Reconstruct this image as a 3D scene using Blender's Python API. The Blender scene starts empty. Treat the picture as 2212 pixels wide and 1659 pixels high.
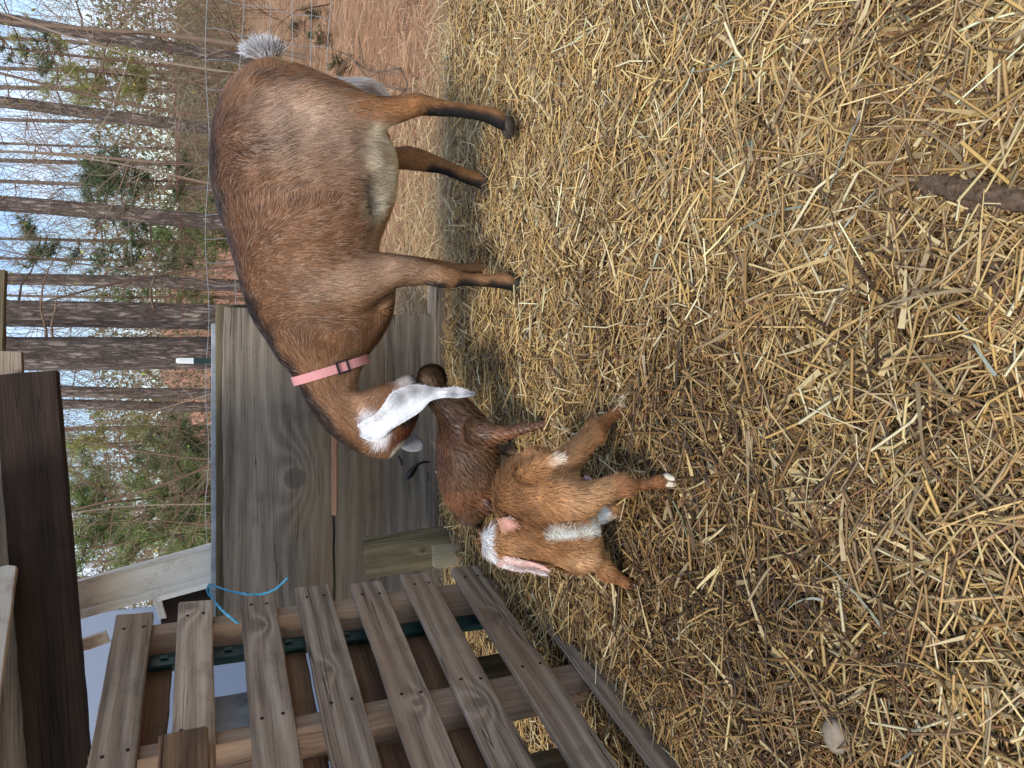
import bpy, bmesh, math, random
import numpy as np
from mathutils import Vector, Matrix, kdtree, noise as mnoise

random.seed(7)
rng = np.random.default_rng(11)
scene = bpy.context.scene
col = scene.collection

# ------------------------------------------------------------------ camera, sky, sun, exposure
CAM_H = 0.80
PITCH = math.radians(22.5)
F = np.array([0, math.cos(PITCH), -math.sin(PITCH)])
U = np.array([0, math.sin(PITCH), math.cos(PITCH)])
R = np.array([1.0, 0, 0])
cam_d = bpy.data.cameras.new('camera')
cam_d.sensor_fit = 'HORIZONTAL'
cam_d.sensor_width = 36.0
cam_d.lens = 26.0
cam_d.clip_start = 0.02
cam_d.clip_end = 2000
cam = bpy.data.objects.new('camera', cam_d)
col.objects.link(cam)
m = Matrix.Identity(4)          # the phone was held on its side: picture right is down, picture top is right
m.col[0][:3] = -U
m.col[1][:3] = R
m.col[2][:3] = -F
m.col[3][:3] = (0, 0, CAM_H)
cam.matrix_world = m
scene.camera = cam

SUN_EL, SUN_AZ = math.radians(50), math.radians(205)   # azimuth clockwise from +Y
world = bpy.data.worlds.new('World')
scene.world = world
world.use_nodes = True
wn = world.node_tree
bg = wn.nodes['Background']
sky = wn.nodes.new('ShaderNodeTexSky')
sky.sky_type = 'NISHITA'
sky.sun_disc = False
sky.sun_elevation = SUN_EL
sky.sun_rotation = SUN_AZ
sky.air_density = 1.0
sky.dust_density = 0.25
sky.ozone_density = 2.5
# thin cloud cover mixed into the sky
wtc = wn.nodes.new('ShaderNodeTexCoord')
wnoi = wn.nodes.new('ShaderNodeTexNoise')
wnoi.inputs['Scale'].default_value = 2.6
wnoi.inputs['Detail'].default_value = 7
wnoi.inputs['Roughness'].default_value = 0.6
wmap = wn.nodes.new('ShaderNodeMapping')
wmap.inputs['Scale'].default_value = (1, 1, 2.2)
wn.links.new(wtc.outputs['Generated'], wmap.inputs[0])
wn.links.new(wmap.outputs[0], wnoi.inputs['Vector'])
wramp = wn.nodes.new('ShaderNodeValToRGB')
wramp.color_ramp.elements[0].position = 0.44
wramp.color_ramp.elements[0].color = (0.0, 0.0, 0.0, 1)
wramp.color_ramp.elements[1].position = 0.66
wramp.color_ramp.elements[1].color = (1, 1, 1, 1)
wn.links.new(wnoi.outputs[0], wramp.inputs[0])
wmix = wn.nodes.new('ShaderNodeMixRGB')
wmix.inputs[2].default_value = (6.6, 7.4, 8.8, 1)
wn.links.new(wramp.outputs[0], wmix.inputs[0])
wn.links.new(sky.outputs[0], wmix.inputs[1])
wn.links.new(wmix.outputs[0], bg.inputs['Color'])
bg.inputs['Strength'].default_value = 0.10
sun_d = bpy.data.lights.new('sun', 'SUN')
sun_d.energy = 1.5
sun_d.angle = math.radians(14)
sun_d.color = (1, 0.96, 0.9)
sun = bpy.data.objects.new('sun', sun_d)
col.objects.link(sun)
sd = Vector((math.sin(SUN_AZ) * math.cos(SUN_EL), math.cos(SUN_AZ) * math.cos(SUN_EL), math.sin(SUN_EL)))
sun.rotation_euler = sd.to_track_quat('Z', 'Y').to_euler()
vs = scene.view_settings
vs.view_transform = 'Standard'
vs.look = 'None'
vs.gamma = 1.0
vs.use_curve_mapping = False
vs.exposure = 1.1
scene.render.engine = 'CYCLES'
scene.cycles.max_bounces = 6
scene.cycles.diffuse_bounces = 3
scene.cycles.glossy_bounces = 2
scene.cycles.use_denoising = True

# ------------------------------------------------------------------ helpers
FPX = 1598.0


def ray(x, y):
    """photo-plan coordinates (2212 x 1659 plate, picture right = down) to a world direction"""
    return F + ((1659 - y) - 829.5) / FPX * R - (x - 1106) / FPX * U


def P(x, y, Y):
    d = ray(x, y)
    return np.array([0, 0, CAM_H]) + d * (Y / d[1])


def G(x, y, z=0.0):
    d = ray(x, y)
    return np.array([0, 0, CAM_H]) + d * ((z - CAM_H) / d[2])


def lin(r, g, b):
    f = lambda c: (c / 255 / 12.92) if c <= 10 else ((c / 255 + 0.055) / 1.055) ** 2.4
    return np.array([f(r), f(g), f(b)])


def unit(v):
    return v / (np.linalg.norm(v, axis=-1, keepdims=True) + 1e-12)


_ph = rng.uniform(0, 6.28, (40, 3))
_fr = unit(rng.normal(size=(40, 3)))


def fnoise(p, scale, k=0, n=6):
    """cheap smooth noise in -1..1 from summed sines; p (n,3)"""
    out = np.zeros(len(p))
    amp = 0
    for i in range(n):
        j = (k * 5 + i) % 40
        f = scale * (1 + 0.37 * i)
        a = 1 / (1 + 0.3 * i)
        q = p @ _fr[j] * f + _ph[j, 0]
        out += a * np.sin(q + 1.3 * np.sin(p @ _fr[(j + 7) % 40] * f * 0.7 + _ph[j, 1]))
        amp += a
    return out / amp * 1.6


def fast_mesh(name, verts, faces, cols=None, smooth=True):
    """verts (n,3); faces: array (m,k) or list of such arrays"""
    if not isinstance(faces, list):
        faces = [faces]
    faces = [np.asarray(f) for f in faces if len(f)]
    me = bpy.data.meshes.new(name)
    verts = np.asarray(verts, dtype=np.float32)
    me.vertices.add(len(verts))
    me.vertices.foreach_set('co', verts.ravel())
    tot = np.concatenate([np.full(len(f), f.shape[1]) for f in faces]).astype(np.int32)
    idx = np.concatenate([f.ravel() for f in faces]).astype(np.int32)
    me.loops.add(len(idx))
    me.loops.foreach_set('vertex_index', idx)
    me.polygons.add(len(tot))
    st = np.concatenate([[0], np.cumsum(tot)[:-1]]).astype(np.int32)
    me.polygons.foreach_set('loop_start', st)
    me.polygons.foreach_set('loop_total', tot)
    me.polygons.foreach_set('use_smooth', np.full(len(tot), smooth))
    me.update(calc_edges=True)
    if cols is not None:
        a = me.color_attributes.new('Col', 'FLOAT_COLOR', 'POINT')
        c = np.ones((len(verts), 4), dtype=np.float32)
        c[:, :3] = cols
        a.data.foreach_set('color', c.ravel())
    return me


def link(name, me, mat=None, parent=None, loc=None):
    o = bpy.data.objects.new(name, me)
    col.objects.link(o)
    if mat is not None and me is not None and not len(me.materials):
        me.materials.append(mat)
    if parent is not None:
        o.parent = parent
    if loc is not None:
        o.location = loc
    return o


def thing(name, label, cat, loc=(0, 0, 0), group=None):
    o = bpy.data.objects.new(name, None)
    col.objects.link(o)
    o.empty_display_size = 0.1
    o.location = loc
    return tag(o, label, cat, group)


def tag(o, label=None, cat=None, group=None, kind=None):
    if label: o['label'] = label
    if cat: o['category'] = cat
    if group: o['group'] = group
    if kind: o['kind'] = kind
    return o


def put(o, parent):
    """parent without moving (parents are unrotated empties)"""
    o.parent = parent
    o.matrix_parent_inverse = Matrix.Translation(-Vector(parent.location))
    return o


def tubes(c0, D, L, W, H, bend=None, nseg=2, cols=None, roll=None, taper=0.0, caps=False):
    n = len(c0)
    D = unit(D)
    Z = np.tile([0, 0, 1.0], (n, 1))
    S = unit(np.cross(D, Z) + 1e-6)
    V = np.cross(S, D)
    if roll is not None:
        c, s = np.cos(roll)[:, None], np.sin(roll)[:, None]
        S, V = S * c + V * s, V * c - S * s
    K = nseg + 1
    vs_ = np.zeros((n, K, 4, 3))
    for k in range(K):
        t = k / nseg
        cen = c0 + D * (L * (t - 0.5))[:, None]
        if bend is not None:
            cen = cen + bend * (4 * t * (1 - t) - 0.5)
        w = (1 - taper * t)
        vs_[:, k, 0] = cen + S * (W / 2 * w)[:, None]
        vs_[:, k, 1] = cen + V * (H / 2 * w)[:, None]
        vs_[:, k, 2] = cen - S * (W / 2 * w)[:, None]
        vs_[:, k, 3] = cen - V * (H / 2 * w)[:, None]
    base = (np.arange(n) * K * 4)[:, None]
    fs = []
    for k in range(nseg):
        for j in range(4):
            a, b = k * 4 + j, k * 4 + (j + 1) % 4
            fs.append(base + np.array([[a, b, b + 4, a + 4]]))
    if caps:
        fs.append(base + np.array([[3, 2, 1, 0]]))
        fs.append(base + np.array([[0, 1, 2, 3]]) + nseg * 4)
    faces = np.concatenate(fs)
    cc = None if cols is None else np.repeat(cols, K * 4, axis=0)
    return vs_.reshape(-1, 3), faces, cc


def ribbons(c0, D, S, L, W, lift=None, nseg=2, cols=None, cols_tip=None, wave=None):
    """flat tapering strips that start at c0"""
    n = len(c0)
    K = nseg + 1
    vs_ = np.zeros((n, K, 2, 3))
    cc = np.zeros((n, K, 2, 3))
    for k in range(K):
        t = k / nseg
        cen = c0 + D * (L * t)[:, None]
        if lift is not None:
            cen = cen + lift * (t * t)
        if wave is not None:
            cen = cen + wave * math.sin(t * 5.0)
        w = W * (1 - 0.85 * t)
        vs_[:, k, 0] = cen + S * (w / 2)[:, None]
        vs_[:, k, 1] = cen - S * (w / 2)[:, None]
        if cols is not None:
            ct = cols if cols_tip is None else cols * (1 - t) + cols_tip * t
            cc[:, k, :] = ct[:, None, :]
    base = (np.arange(n) * K * 2)[:, None]
    fs = [base + np.array([[2 * k, 2 * k + 1, 2 * k + 3, 2 * k + 2]]) for k in range(nseg)]
    return vs_.reshape(-1, 3), np.concatenate(fs), cc.reshape(-1, 3)


def loft(rings, seg=16, power=2.0):
    """rings: list of (centre, a, b) half-axis vectors -> closed tube verts, faces"""
    v, f = [], []
    for c, a, b in rings:
        for i in range(seg):
            t = 2 * math.pi * i / seg
            ca, sa = math.cos(t), math.sin(t)
            k = (abs(ca) ** power + abs(sa) ** power) ** (-1 / power)
            v.append(np.asarray(c) + np.asarray(a) * ca * k + np.asarray(b) * sa * k)
    n = len(rings)
    for r in range(n - 1):
        for i in range(seg):
            j = (i + 1) % seg
            f.append((r * seg + i, r * seg + j, (r + 1) * seg + j, (r + 1) * seg + i))
    v.append(np.asarray(rings[0][0])); v.append(np.asarray(rings[-1][0]))
    for i in range(seg):
        j = (i + 1) % seg
        f.append((n * seg, j, i))
        f.append((n * seg + 1, (n - 1) * seg + i, (n - 1) * seg + j))
    return v, f


def tube_path(pts, rads, seg=6):
    """tube along a polyline; returns verts, quad faces, tri caps"""
    pts = np.asarray(pts, float)
    n = len(pts)
    T = np.zeros_like(pts)
    T[1:-1] = pts[2:] - pts[:-2]
    T[0] = pts[1] - pts[0]; T[-1] = pts[-1] - pts[-2]
    T = unit(T)
    ref = np.array([0.31, 0.17, 0.93])
    v = []
    for i in range(n):
        a = unit(np.cross(T[i], ref)); b = np.cross(T[i], a)
        for j in range(seg):
            t = 2 * math.pi * j / seg
            v.append(pts[i] + (a * math.cos(t) + b * math.sin(t)) * rads[i])
    f = []
    for i in range(n - 1):
        for j in range(seg):
            k = (j + 1) % seg
            f.append((i * seg + j, i * seg + k, (i + 1) * seg + k, (i + 1) * seg + j))
    return v, f


class MB:
    def __init__(self):
        self.v, self.f, self.c = [], [], []

    def add(self, v, f, c=None):
        o = len(self.v)
        self.v.extend([tuple(p) for p in v])
        self.f.extend([tuple(i + o for i in q) for q in f])
        if c is not None:
            self.c.extend([tuple(c)] * len(v))

    def mesh(self, name, smooth=True):
        me = bpy.data.meshes.new(name)
        me.from_pydata(self.v, [], self.f)
        me.polygons.foreach_set('use_smooth', [smooth] * len(me.polygons))
        if self.c:
            a = me.color_attributes.new('Col', 'FLOAT_COLOR', 'POINT')
            c = np.ones((len(self.v), 4), dtype=np.float32)
            c[:, :3] = self.c
            a.data.foreach_set('color', c.ravel())
        return me


# ------------------------------------------------------------------ materials
def new_mat(name, rough=0.8):
    mt = bpy.data.materials.new(name)
    mt.use_nodes = True
    nt = mt.node_tree
    b = nt.nodes['Principled BSDF']
    b.inputs['Roughness'].default_value = rough
    b.inputs['Specular IOR Level'].default_value = 0.3
    return mt, nt, b


def N(nt, t, **kw):
    n = nt.nodes.new(t)
    for k, v in kw.items():
        setattr(n, k, v)
    return n


def math_n(nt, op, a, b=None, c=None):
    n = nt.nodes.new('ShaderNodeMath')
    n.operation = op
    for i, x in enumerate((a, b, c)):
        if x is None: continue
        if isinstance(x, (int, float)):
            n.inputs[i].default_value = x
        else:
            nt.links.new(x, n.inputs[i])
    return n.outputs[0]


def ramp(nt, fac, stops):
    r = nt.nodes.new('ShaderNodeValToRGB')
    e = r.color_ramp.elements
    while len(e) < len(stops): e.new(0.5)
    for k, (p, c) in enumerate(stops):
        e[k].position = p
        e[k].color = (*c, 1)
    nt.links.new(fac, r.inputs[0])
    return r.outputs[0]


def mixc(nt, fac, a, b, mode='MIX'):
    n = nt.nodes.new('ShaderNodeMixRGB')
    n.blend_type = mode
    for i, x in enumerate((fac, a, b)):
        if isinstance(x, (int, float)):
            n.inputs[i].default_value = x
        elif isinstance(x, (tuple, list, np.ndarray)):
            n.inputs[i].default_value = (*x, 1)
        else:
            nt.links.new(x, n.inputs[i])
    return n.outputs[0]


def attr_mat(name, rough=0.7, spec=0.3, trans=0.0, bump=0.0, noise_scale=200, vary=0.25):
    """colour from the mesh attribute with fine variation"""
    mt, nt, b = new_mat(name, rough)
    b.inputs['Specular IOR Level'].default_value = spec
    at = N(nt, 'ShaderNodeVertexColor', layer_name='Col')
    tc = N(nt, 'ShaderNodeTexCoord')
    no = N(nt, 'ShaderNodeTexNoise')
    no.inputs['Scale'].default_value = noise_scale
    no.inputs['Detail'].default_value = 3
    nt.links.new(tc.outputs['Object'], no.inputs['Vector'])
    k = math_n(nt, 'MULTIPLY_ADD', no.outputs[0], vary * 2, 1 - vary)
    c = mixc(nt, 1.0, at.outputs[0], k, 'MULTIPLY')
    nt.links.new(c, b.inputs['Base Color'])
    if bump:
        bp = N(nt, 'ShaderNodeBump')
        bp.inputs['Strength'].default_value = bump
        bp.inputs['Distance'].default_value = 0.003
        nt.links.new(no.outputs[0], bp.inputs['Height'])
        nt.links.new(bp.outputs[0], b.inputs['Normal'])
    if trans:
        tr = N(nt, 'ShaderNodeBsdfTranslucent')
        nt.links.new(c, tr.inputs[0])
        mx = N(nt, 'ShaderNodeMixShader')
        mx.inputs[0].default_value = trans
        nt.links.new(b.outputs[0], mx.inputs[1])
        nt.links.new(tr.outputs[0], mx.inputs[2])
        nt.links.new(mx.outputs[0], nt.nodes['Material Output'].inputs[0])
    return mt


def wood_mat(name, c_light, c_mid, c_dark, freq=70.0, ring_mix=0.5, stain=(0.05, 0.045, 0.04), stain_amt=0.45,
             warm=None, rough=0.85, edge=None, crack=0.8):
    """weathered sawn wood: rings that flow round a knot (object properties knot_x, knot_y, knot_r), fibre, stains, checks.
    Local x runs along the board, y across."""
    mt, nt, b = new_mat(name, rough)
    tc = N(nt, 'ShaderNodeTexCoord')
    oi = N(nt, 'ShaderNodeObjectInfo')
    sep = N(nt, 'ShaderNodeSeparateXYZ')
    nt.links.new(tc.outputs['Object'], sep.inputs[0])
    x, y, z = sep.outputs
    rnd = math_n(nt, 'MULTIPLY', oi.outputs['Random'], 53.0)
    yy = math_n(nt, 'ADD', y, math_n(nt, 'MULTIPLY', z, 0.7))

    def comb(sx, sy, off):
        cx = N(nt, 'ShaderNodeCombineXYZ')
        nt.links.new(math_n(nt, 'MULTIPLY', x, sx), cx.inputs[0])
        nt.links.new(math_n(nt, 'MULTIPLY', yy, sy), cx.inputs[1])
        nt.links.new(math_n(nt, 'ADD', rnd, off), cx.inputs[2])
        return cx.outputs[0]

    def noi(vec, scale, det=4, ro=0.55):
        n = N(nt, 'ShaderNodeTexNoise')
        n.inputs['Scale'].default_value = scale
        n.inputs['Detail'].default_value = det
        n.inputs['Roughness'].default_value = ro
        nt.links.new(vec, n.inputs['Vector'])
        return n.outputs[0]

    def oattr(nm):
        a = N(nt, 'ShaderNodeAttribute', attribute_type='OBJECT', attribute_name=nm)
        return a.outputs['Fac']
    kx, ky, kr = oattr('knot_x'), oattr('knot_y'), oattr('knot_r')
    dx = math_n(nt, 'DIVIDE', math_n(nt, 'SUBTRACT', x, kx), math_n(nt, 'MULTIPLY_ADD', kr, 2.2, 1e-4))
    dy = math_n(nt, 'DIVIDE', math_n(nt, 'SUBTRACT', y, ky), math_n(nt, 'MULTIPLY_ADD', kr, 1.3, 1e-4))
    r2 = math_n(nt, 'ADD', math_n(nt, 'MULTIPLY', dx, dx), math_n(nt, 'MULTIPLY', dy, dy))
    bump_k = math_n(nt, 'MULTIPLY', math_n(nt, 'EXPONENT', math_n(nt, 'MULTIPLY', r2, -0.6)), math_n(nt, 'MULTIPLY', kr, 3.4))
    low = noi(comb(1.3, 5.0, 0.0), 1.0, 2)
    f = math_n(nt, 'ADD', math_n(nt, 'ADD', yy, math_n(nt, 'MULTIPLY', low, 0.10)), bump_k)
    rings = math_n(nt, 'SINE', math_n(nt, 'MULTIPLY', f, freq * 6.283 / 2.6))
    rings = math_n(nt, 'MULTIPLY_ADD', rings, 0.5, 0.5)
    rings = math_n(nt, 'POWER', rings, 1.6)
    fib = noi(comb(7.0, 230.0, 3.0), 1.0, 4, 0.6)
    big = noi(comb(1.6, 9.0, 9.0), 1.0, 4, 0.6)
    t = math_n(nt, 'ADD', math_n(nt, 'MULTIPLY', rings, ring_mix * 0.45), math_n(nt, 'MULTIPLY', fib, 0.75))
    t = math_n(nt, 'ADD', t, math_n(nt, 'MULTIPLY_ADD', big, 0.9, -0.55))
    base = ramp(nt, t, [(0.05, c_dark), (0.42, c_mid), (0.85, c_light)])
    if warm is not None:
        wn_ = noi(comb(1.0, 4.0, 21.0), 1.0, 3)
        wf = ramp(nt, wn_, [(0.48, (0, 0, 0)), (0.62, (1, 1, 1))])
        base = mixc(nt, math_n(nt, 'MULTIPLY', wf, 0.6), base, mixc(nt, 0.75, base, warm))
    st = noi(tc.outputs['Object'], 9.0, 6, 0.7)
    stf = ramp(nt, st, [(0.55, (0, 0, 0)), (0.75, (1, 1, 1))])
    base = mixc(nt, math_n(nt, 'MULTIPLY', stf, stain_amt), base, stain)
    # the knot itself
    rn = math_n(nt, 'ADD', math_n(nt, 'MULTIPLY', math_n(nt, 'SUBTRACT', x, kx), math_n(nt, 'SUBTRACT', x, kx)),
                math_n(nt, 'MULTIPLY', math_n(nt, 'SUBTRACT', y, ky), math_n(nt, 'SUBTRACT', y, ky)))
    rr = math_n(nt, 'DIVIDE', math_n(nt, 'SQRT', rn), math_n(nt, 'ADD', kr, 1e-5))
    rr = math_n(nt, 'ADD', rr, math_n(nt, 'MULTIPLY_ADD', big, 0.5, -0.25))
    kn = ramp(nt, rr, [(0.0, (1, 1, 1)), (0.75, (0.85, 0.85, 0.85)), (0.95, (0, 0, 0))])
    kn = math_n(nt, 'MULTIPLY', kn, math_n(nt, 'GREATER_THAN', kr, 0.001))
    krings = math_n(nt, 'MULTIPLY_ADD', math_n(nt, 'SINE', math_n(nt, 'MULTIPLY', rr, 22.0)), 0.15, 0.28)
    kc = mixc(nt, krings, c_dark, c_mid)
    base = mixc(nt, math_n(nt, 'MULTIPLY', kn, 0.8), base, kc)
    # long drying checks
    ck = noi(comb(1.1, 42.0, 31.0), 1.0, 2, 0.4)
    ckd = math_n(nt, 'ABSOLUTE', math_n(nt, 'SUBTRACT', ck, 0.5))
    ckm = ramp(nt, ckd, [(0.0, (1, 1, 1)), (0.010, (0, 0, 0))])
    ckn = noi(comb(1.7, 11.0, 41.0), 1.0, 1)
    ckf = math_n(nt, 'MULTIPLY', ckm, math_n(nt, 'MULTIPLY', math_n(nt, 'GREATER_THAN', ckn, 0.56), crack))
    base = mixc(nt, ckf, base, (0.012, 0.01, 0.008))
    # each board a little different
    val = math_n(nt, 'MULTIPLY_ADD', oi.outputs['Random'], 0.35, 0.82)
    base = mixc(nt, 1.0, base, val, 'MULTIPLY')
    nt.links.new(base, b.inputs['Base Color'])
    h = math_n(nt, 'ADD', math_n(nt, 'MULTIPLY', fib, 0.6), math_n(nt, 'MULTIPLY', rings, 0.5 * ring_mix))
    h = math_n(nt, 'SUBTRACT', h, math_n(nt, 'MULTIPLY', ckf, 1.6))
    bp = N(nt, 'ShaderNodeBump')
    bp.inputs['Strength'].default_value = 0.8
    bp.inputs['Distance'].default_value = 0.003
    nt.links.new(h, bp.inputs['Height'])
    nt.links.new(bp.outputs[0], b.inputs['Normal'])
    return mt


M_SLAT = wood_mat('pallet_slat_wood', lin(196, 176, 152), lin(156, 135, 113), lin(92, 75, 61), freq=75, ring_mix=0.6,
                  warm=lin(158, 126, 96), stain_amt=0.5, stain=(0.075, 0.055, 0.04))
M_STRING = wood_mat('pallet_stringer_wood', lin(184, 162, 140), lin(150, 124, 102), lin(104, 82, 66), freq=30, ring_mix=0.3, stain_amt=0.15)
M_BACK = wood_mat('brown_deck_wood', lin(156, 122, 92), lin(120, 90, 66), lin(74, 53, 38), freq=55, ring_mix=0.5, stain_amt=0.3)
M_WALL = wood_mat('grey_weathered_plank', lin(160, 147, 130), lin(126, 114, 99), lin(74, 65, 56), freq=60, ring_mix=0.45,
                  warm=lin(142, 116, 82), stain_amt=0.5, stain=(0.05, 0.048, 0.038))
M_SILL = wood_mat('grey_sill_timber', lin(180, 164, 144), lin(142, 126, 108), lin(84, 72, 60), freq=40, ring_mix=0.4, stain_amt=0.3)
M_MOSS = wood_mat('mossy_offcut_wood', lin(140, 124, 96), lin(104, 92, 68), lin(60, 52, 38), freq=60, ring_mix=0.5,
                  stain=(0.05, 0.055, 0.03), stain_amt=0.5)
M_PALE = wood_mat('pale_offcut_wood', lin(186, 174, 146), lin(160, 146, 116), lin(112, 100, 76), freq=40, ring_mix=0.4, stain_amt=0.25)
M_BEAM = wood_mat('dark_header_wood', lin(82, 62, 49), lin(58, 43, 34), lin(27, 19, 15), freq=30, ring_mix=0.4, stain_amt=0.5,
                  stain=(0.008, 0.006, 0.005))
M_CEDAR = wood_mat('orange_cedar_wood', lin(206, 164, 130), lin(190, 146, 112), lin(160, 114, 84), freq=30, ring_mix=0.3, stain_amt=0.1)
M_CREAM = wood_mat('cream_painted_wood', lin(250, 248, 242), lin(240, 236, 226), lin(214, 204, 186), freq=14, ring_mix=0.1,
                   stain=tuple(lin(140, 98, 58)), stain_amt=0.6, crack=0.2)
M_BARK = None


def simple_noise_mat(name, c1, c2, scale=8, rough=0.9, bump=0.4, dist=0.01, detail=8, spec=0.2, metal=0.0, stretch=(1, 1, 1)):
    mt, nt, b = new_mat(name, rough)
    b.inputs['Specular IOR Level'].default_value = spec
    b.inputs['Metallic'].default_value = metal
    tc = N(nt, 'ShaderNodeTexCoord')
    mp = N(nt, 'ShaderNodeMapping')
    mp.inputs['Scale'].default_value = stretch
    nt.links.new(tc.outputs['Object'], mp.inputs[0])
    no = N(nt, 'ShaderNodeTexNoise')
    no.inputs['Scale'].default_value = scale
    no.inputs['Detail'].default_value = detail
    no.inputs['Roughness'].default_value = 0.65
    nt.links.new(mp.outputs[0], no.inputs['Vector'])
    c = ramp(nt, no.outputs[0], [(0.3, c1), (0.7, c2)])
    nt.links.new(c, b.inputs['Base Color'])
    if bump:
        bp = N(nt, 'ShaderNodeBump')
        bp.inputs['Strength'].default_value = bump
        bp.inputs['Distance'].default_value = dist
        nt.links.new(no.outputs[0], bp.inputs['Height'])
        nt.links.new(bp.outputs[0], b.inputs['Normal'])
    return mt


M_SOIL = simple_noise_mat('dark_manure_soil', lin(44, 34, 22), lin(88, 69, 45), 26, bump=0.8, dist=0.01)
M_FLOOR = simple_noise_mat('pine_litter_ground', lin(118, 88, 62), lin(184, 144, 106), 5, bump=0.6, dist=0.03)
M_CLAY = simple_noise_mat('red_clay_bank', lin(170, 120, 94), lin(200, 150, 122), 2.0, bump=0.5, dist=0.1)
M_GREENMETAL = simple_noise_mat('dark_green_painted_steel', lin(9, 40, 38), lin(15, 54, 50), 30, rough=0.45, bump=0.1, spec=0.5)
M_WHITEMETAL = simple_noise_mat('white_painted_tip', lin(215, 218, 215), lin(235, 235, 232), 30, rough=0.5, bump=0.05)
M_WIRE = simple_noise_mat('galvanised_wire', lin(126, 130, 132), lin(170, 174, 176), 40, rough=0.5, bump=0.0, metal=0.3)
M_REDWIRE = simple_noise_mat('rusty_wire', lin(110, 66, 58), lin(136, 80, 68), 40, rough=0.7, bump=0.0)
M_TWINE = simple_noise_mat('blue_baling_twine', lin(52, 126, 158), lin(96, 170, 196), 300, rough=0.7, bump=0.5, dist=0.002)
M_PINK = simple_noise_mat('pink_nylon_webbing', lin(200, 134, 132), lin(216, 154, 150), 500, rough=0.7, bump=0.3, dist=0.0006)
M_BUCKLE = simple_noise_mat('dark_plastic', lin(34, 34, 38), lin(58, 56, 58), 80, rough=0.4, bump=0.0, spec=0.5)
M_GREYPANEL = simple_noise_mat('grey_cement_panel', lin(120, 122, 124), lin(182, 184, 186), 14, rough=0.85, bump=0.2, dist=0.002)
M_NAIL = simple_noise_mat('rusty_nail', lin(44, 28, 20), lin(70, 44, 30), 200, rough=0.7, bump=0.0)
M_DROP = simple_noise_mat('dark_dropping', lin(26, 20, 15), lin(52, 40, 30), 90, rough=0.5, bump=0.3, dist=0.002, spec=0.5)
M_STONE = simple_noise_mat('pale_stone', lin(112, 98, 82), lin(158, 142, 122), 70, rough=0.85, bump=0.4, dist=0.002)
M_STICK = simple_noise_mat('stick_bark', lin(50, 39, 31), lin(128, 104, 82), 130, rough=0.9, bump=0.8, dist=0.003, stretch=(1, 1, 1))
M_TWIGM = simple_noise_mat('thin_twig_bark', lin(84, 66, 52), lin(132, 112, 92), 20, rough=0.9, bump=0.0)
M_MUD = simple_noise_mat('wet_black_smear', lin(16, 14, 12), lin(36, 32, 28), 60, rough=0.25, bump=0.4, dist=0.003, spec=0.6)
M_HOOF = simple_noise_mat('dark_hoof_horn', lin(40, 34, 30), lin(74, 64, 54), 60, rough=0.5, bump=0.2, dist=0.001)
M_HOOFW = simple_noise_mat('white_kid_hoof', lin(188, 174, 150), lin(220, 208, 186), 60, rough=0.5, bump=0.1, dist=0.001)
M_EYE = simple_noise_mat('dark_amber_eye', lin(22, 14, 8), lin(66, 44, 22), 40, rough=0.08, bump=0.0, spec=0.8)
M_ROOF = simple_noise_mat('underside_sheet', lin(88, 84, 78), lin(118, 112, 104), 6, rough=0.7, bump=0.2)

M_STRAW = attr_mat('straw', rough=0.5, spec=0.4, trans=0.12, noise_scale=160, vary=0.22)
M_FUR = attr_mat('goat_coat', rough=0.62, spec=0.25, noise_scale=260, vary=0.18)
M_WETFUR = attr_mat('damp_kid_coat', rough=0.42, spec=0.4, noise_scale=260, vary=0.18)
M_SKIN = attr_mat('goat_hide', rough=0.75, spec=0.2, noise_scale=160, vary=0.3, bump=0.5)
M_LEAF = attr_mat('foliage', rough=0.6, spec=0.3, trans=0.3, noise_scale=30, vary=0.2)
M_TWIG = attr_mat('twigs', rough=0.85, spec=0.2, noise_scale=12, vary=0.3)

# bark with vertical plates
mt, nt, b = new_mat('pine_bark', 0.95)
tc = N(nt, 'ShaderNodeTexCoord')
oi = N(nt, 'ShaderNodeObjectInfo')
mp = N(nt, 'ShaderNodeMapping')
mp.inputs['Scale'].default_value = (1, 1, 0.2)
nt.links.new(tc.outputs['Object'], mp.inputs[0])
vo = N(nt, 'ShaderNodeTexVoronoi', feature='DISTANCE_TO_EDGE')
vo.inputs['Scale'].default_value = 30
no = N(nt, 'ShaderNodeTexNoise')
no.inputs['Scale'].default_value = 14
no.inputs['Detail'].default_value = 8
no.inputs['Roughness'].default_value = 0.7
nt.links.new(mp.outputs[0], no.inputs['Vector'])
vec = N(nt, 'ShaderNodeVectorMath', operation='MULTIPLY_ADD')
nt.links.new(no.outputs['Color'], vec.inputs[0])
vec.inputs[1].default_value = (0.12, 0.12, 0.12)
nt.links.new(mp.outputs[0], vec.inputs[2])
nt.links.new(vec.outputs[0], vo.inputs['Vector'])
c1 = ramp(nt, no.outputs[0], [(0.3, lin(98, 84, 75)), (0.5, lin(138, 122, 110)), (0.68, lin(176, 161, 149))])
c2 = mixc(nt, ramp(nt, vo.outputs[0], [(0.0, (0.75, 0.75, 0.75)), (0.12, (0, 0, 0))]), c1, lin(66, 50, 42))
c2 = mixc(nt, 1.0, c2, math_n(nt, 'MULTIPLY_ADD', oi.outputs['Random'], 0.35, 0.82), 'MULTIPLY')
nt.links.new(c2, b.inputs['Base Color'])
bp = N(nt, 'ShaderNodeBump')
bp.inputs['Strength'].default_value = 0.9
bp.inputs['Distance'].default_value = 0.02
nt.links.new(ramp(nt, vo.outputs[0], [(0.0, (0, 0, 0)), (0.25, (1, 1, 1))]), bp.inputs['Height'])
nt.links.new(bp.outputs[0], b.inputs['Normal'])
M_BARK = mt

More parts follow.
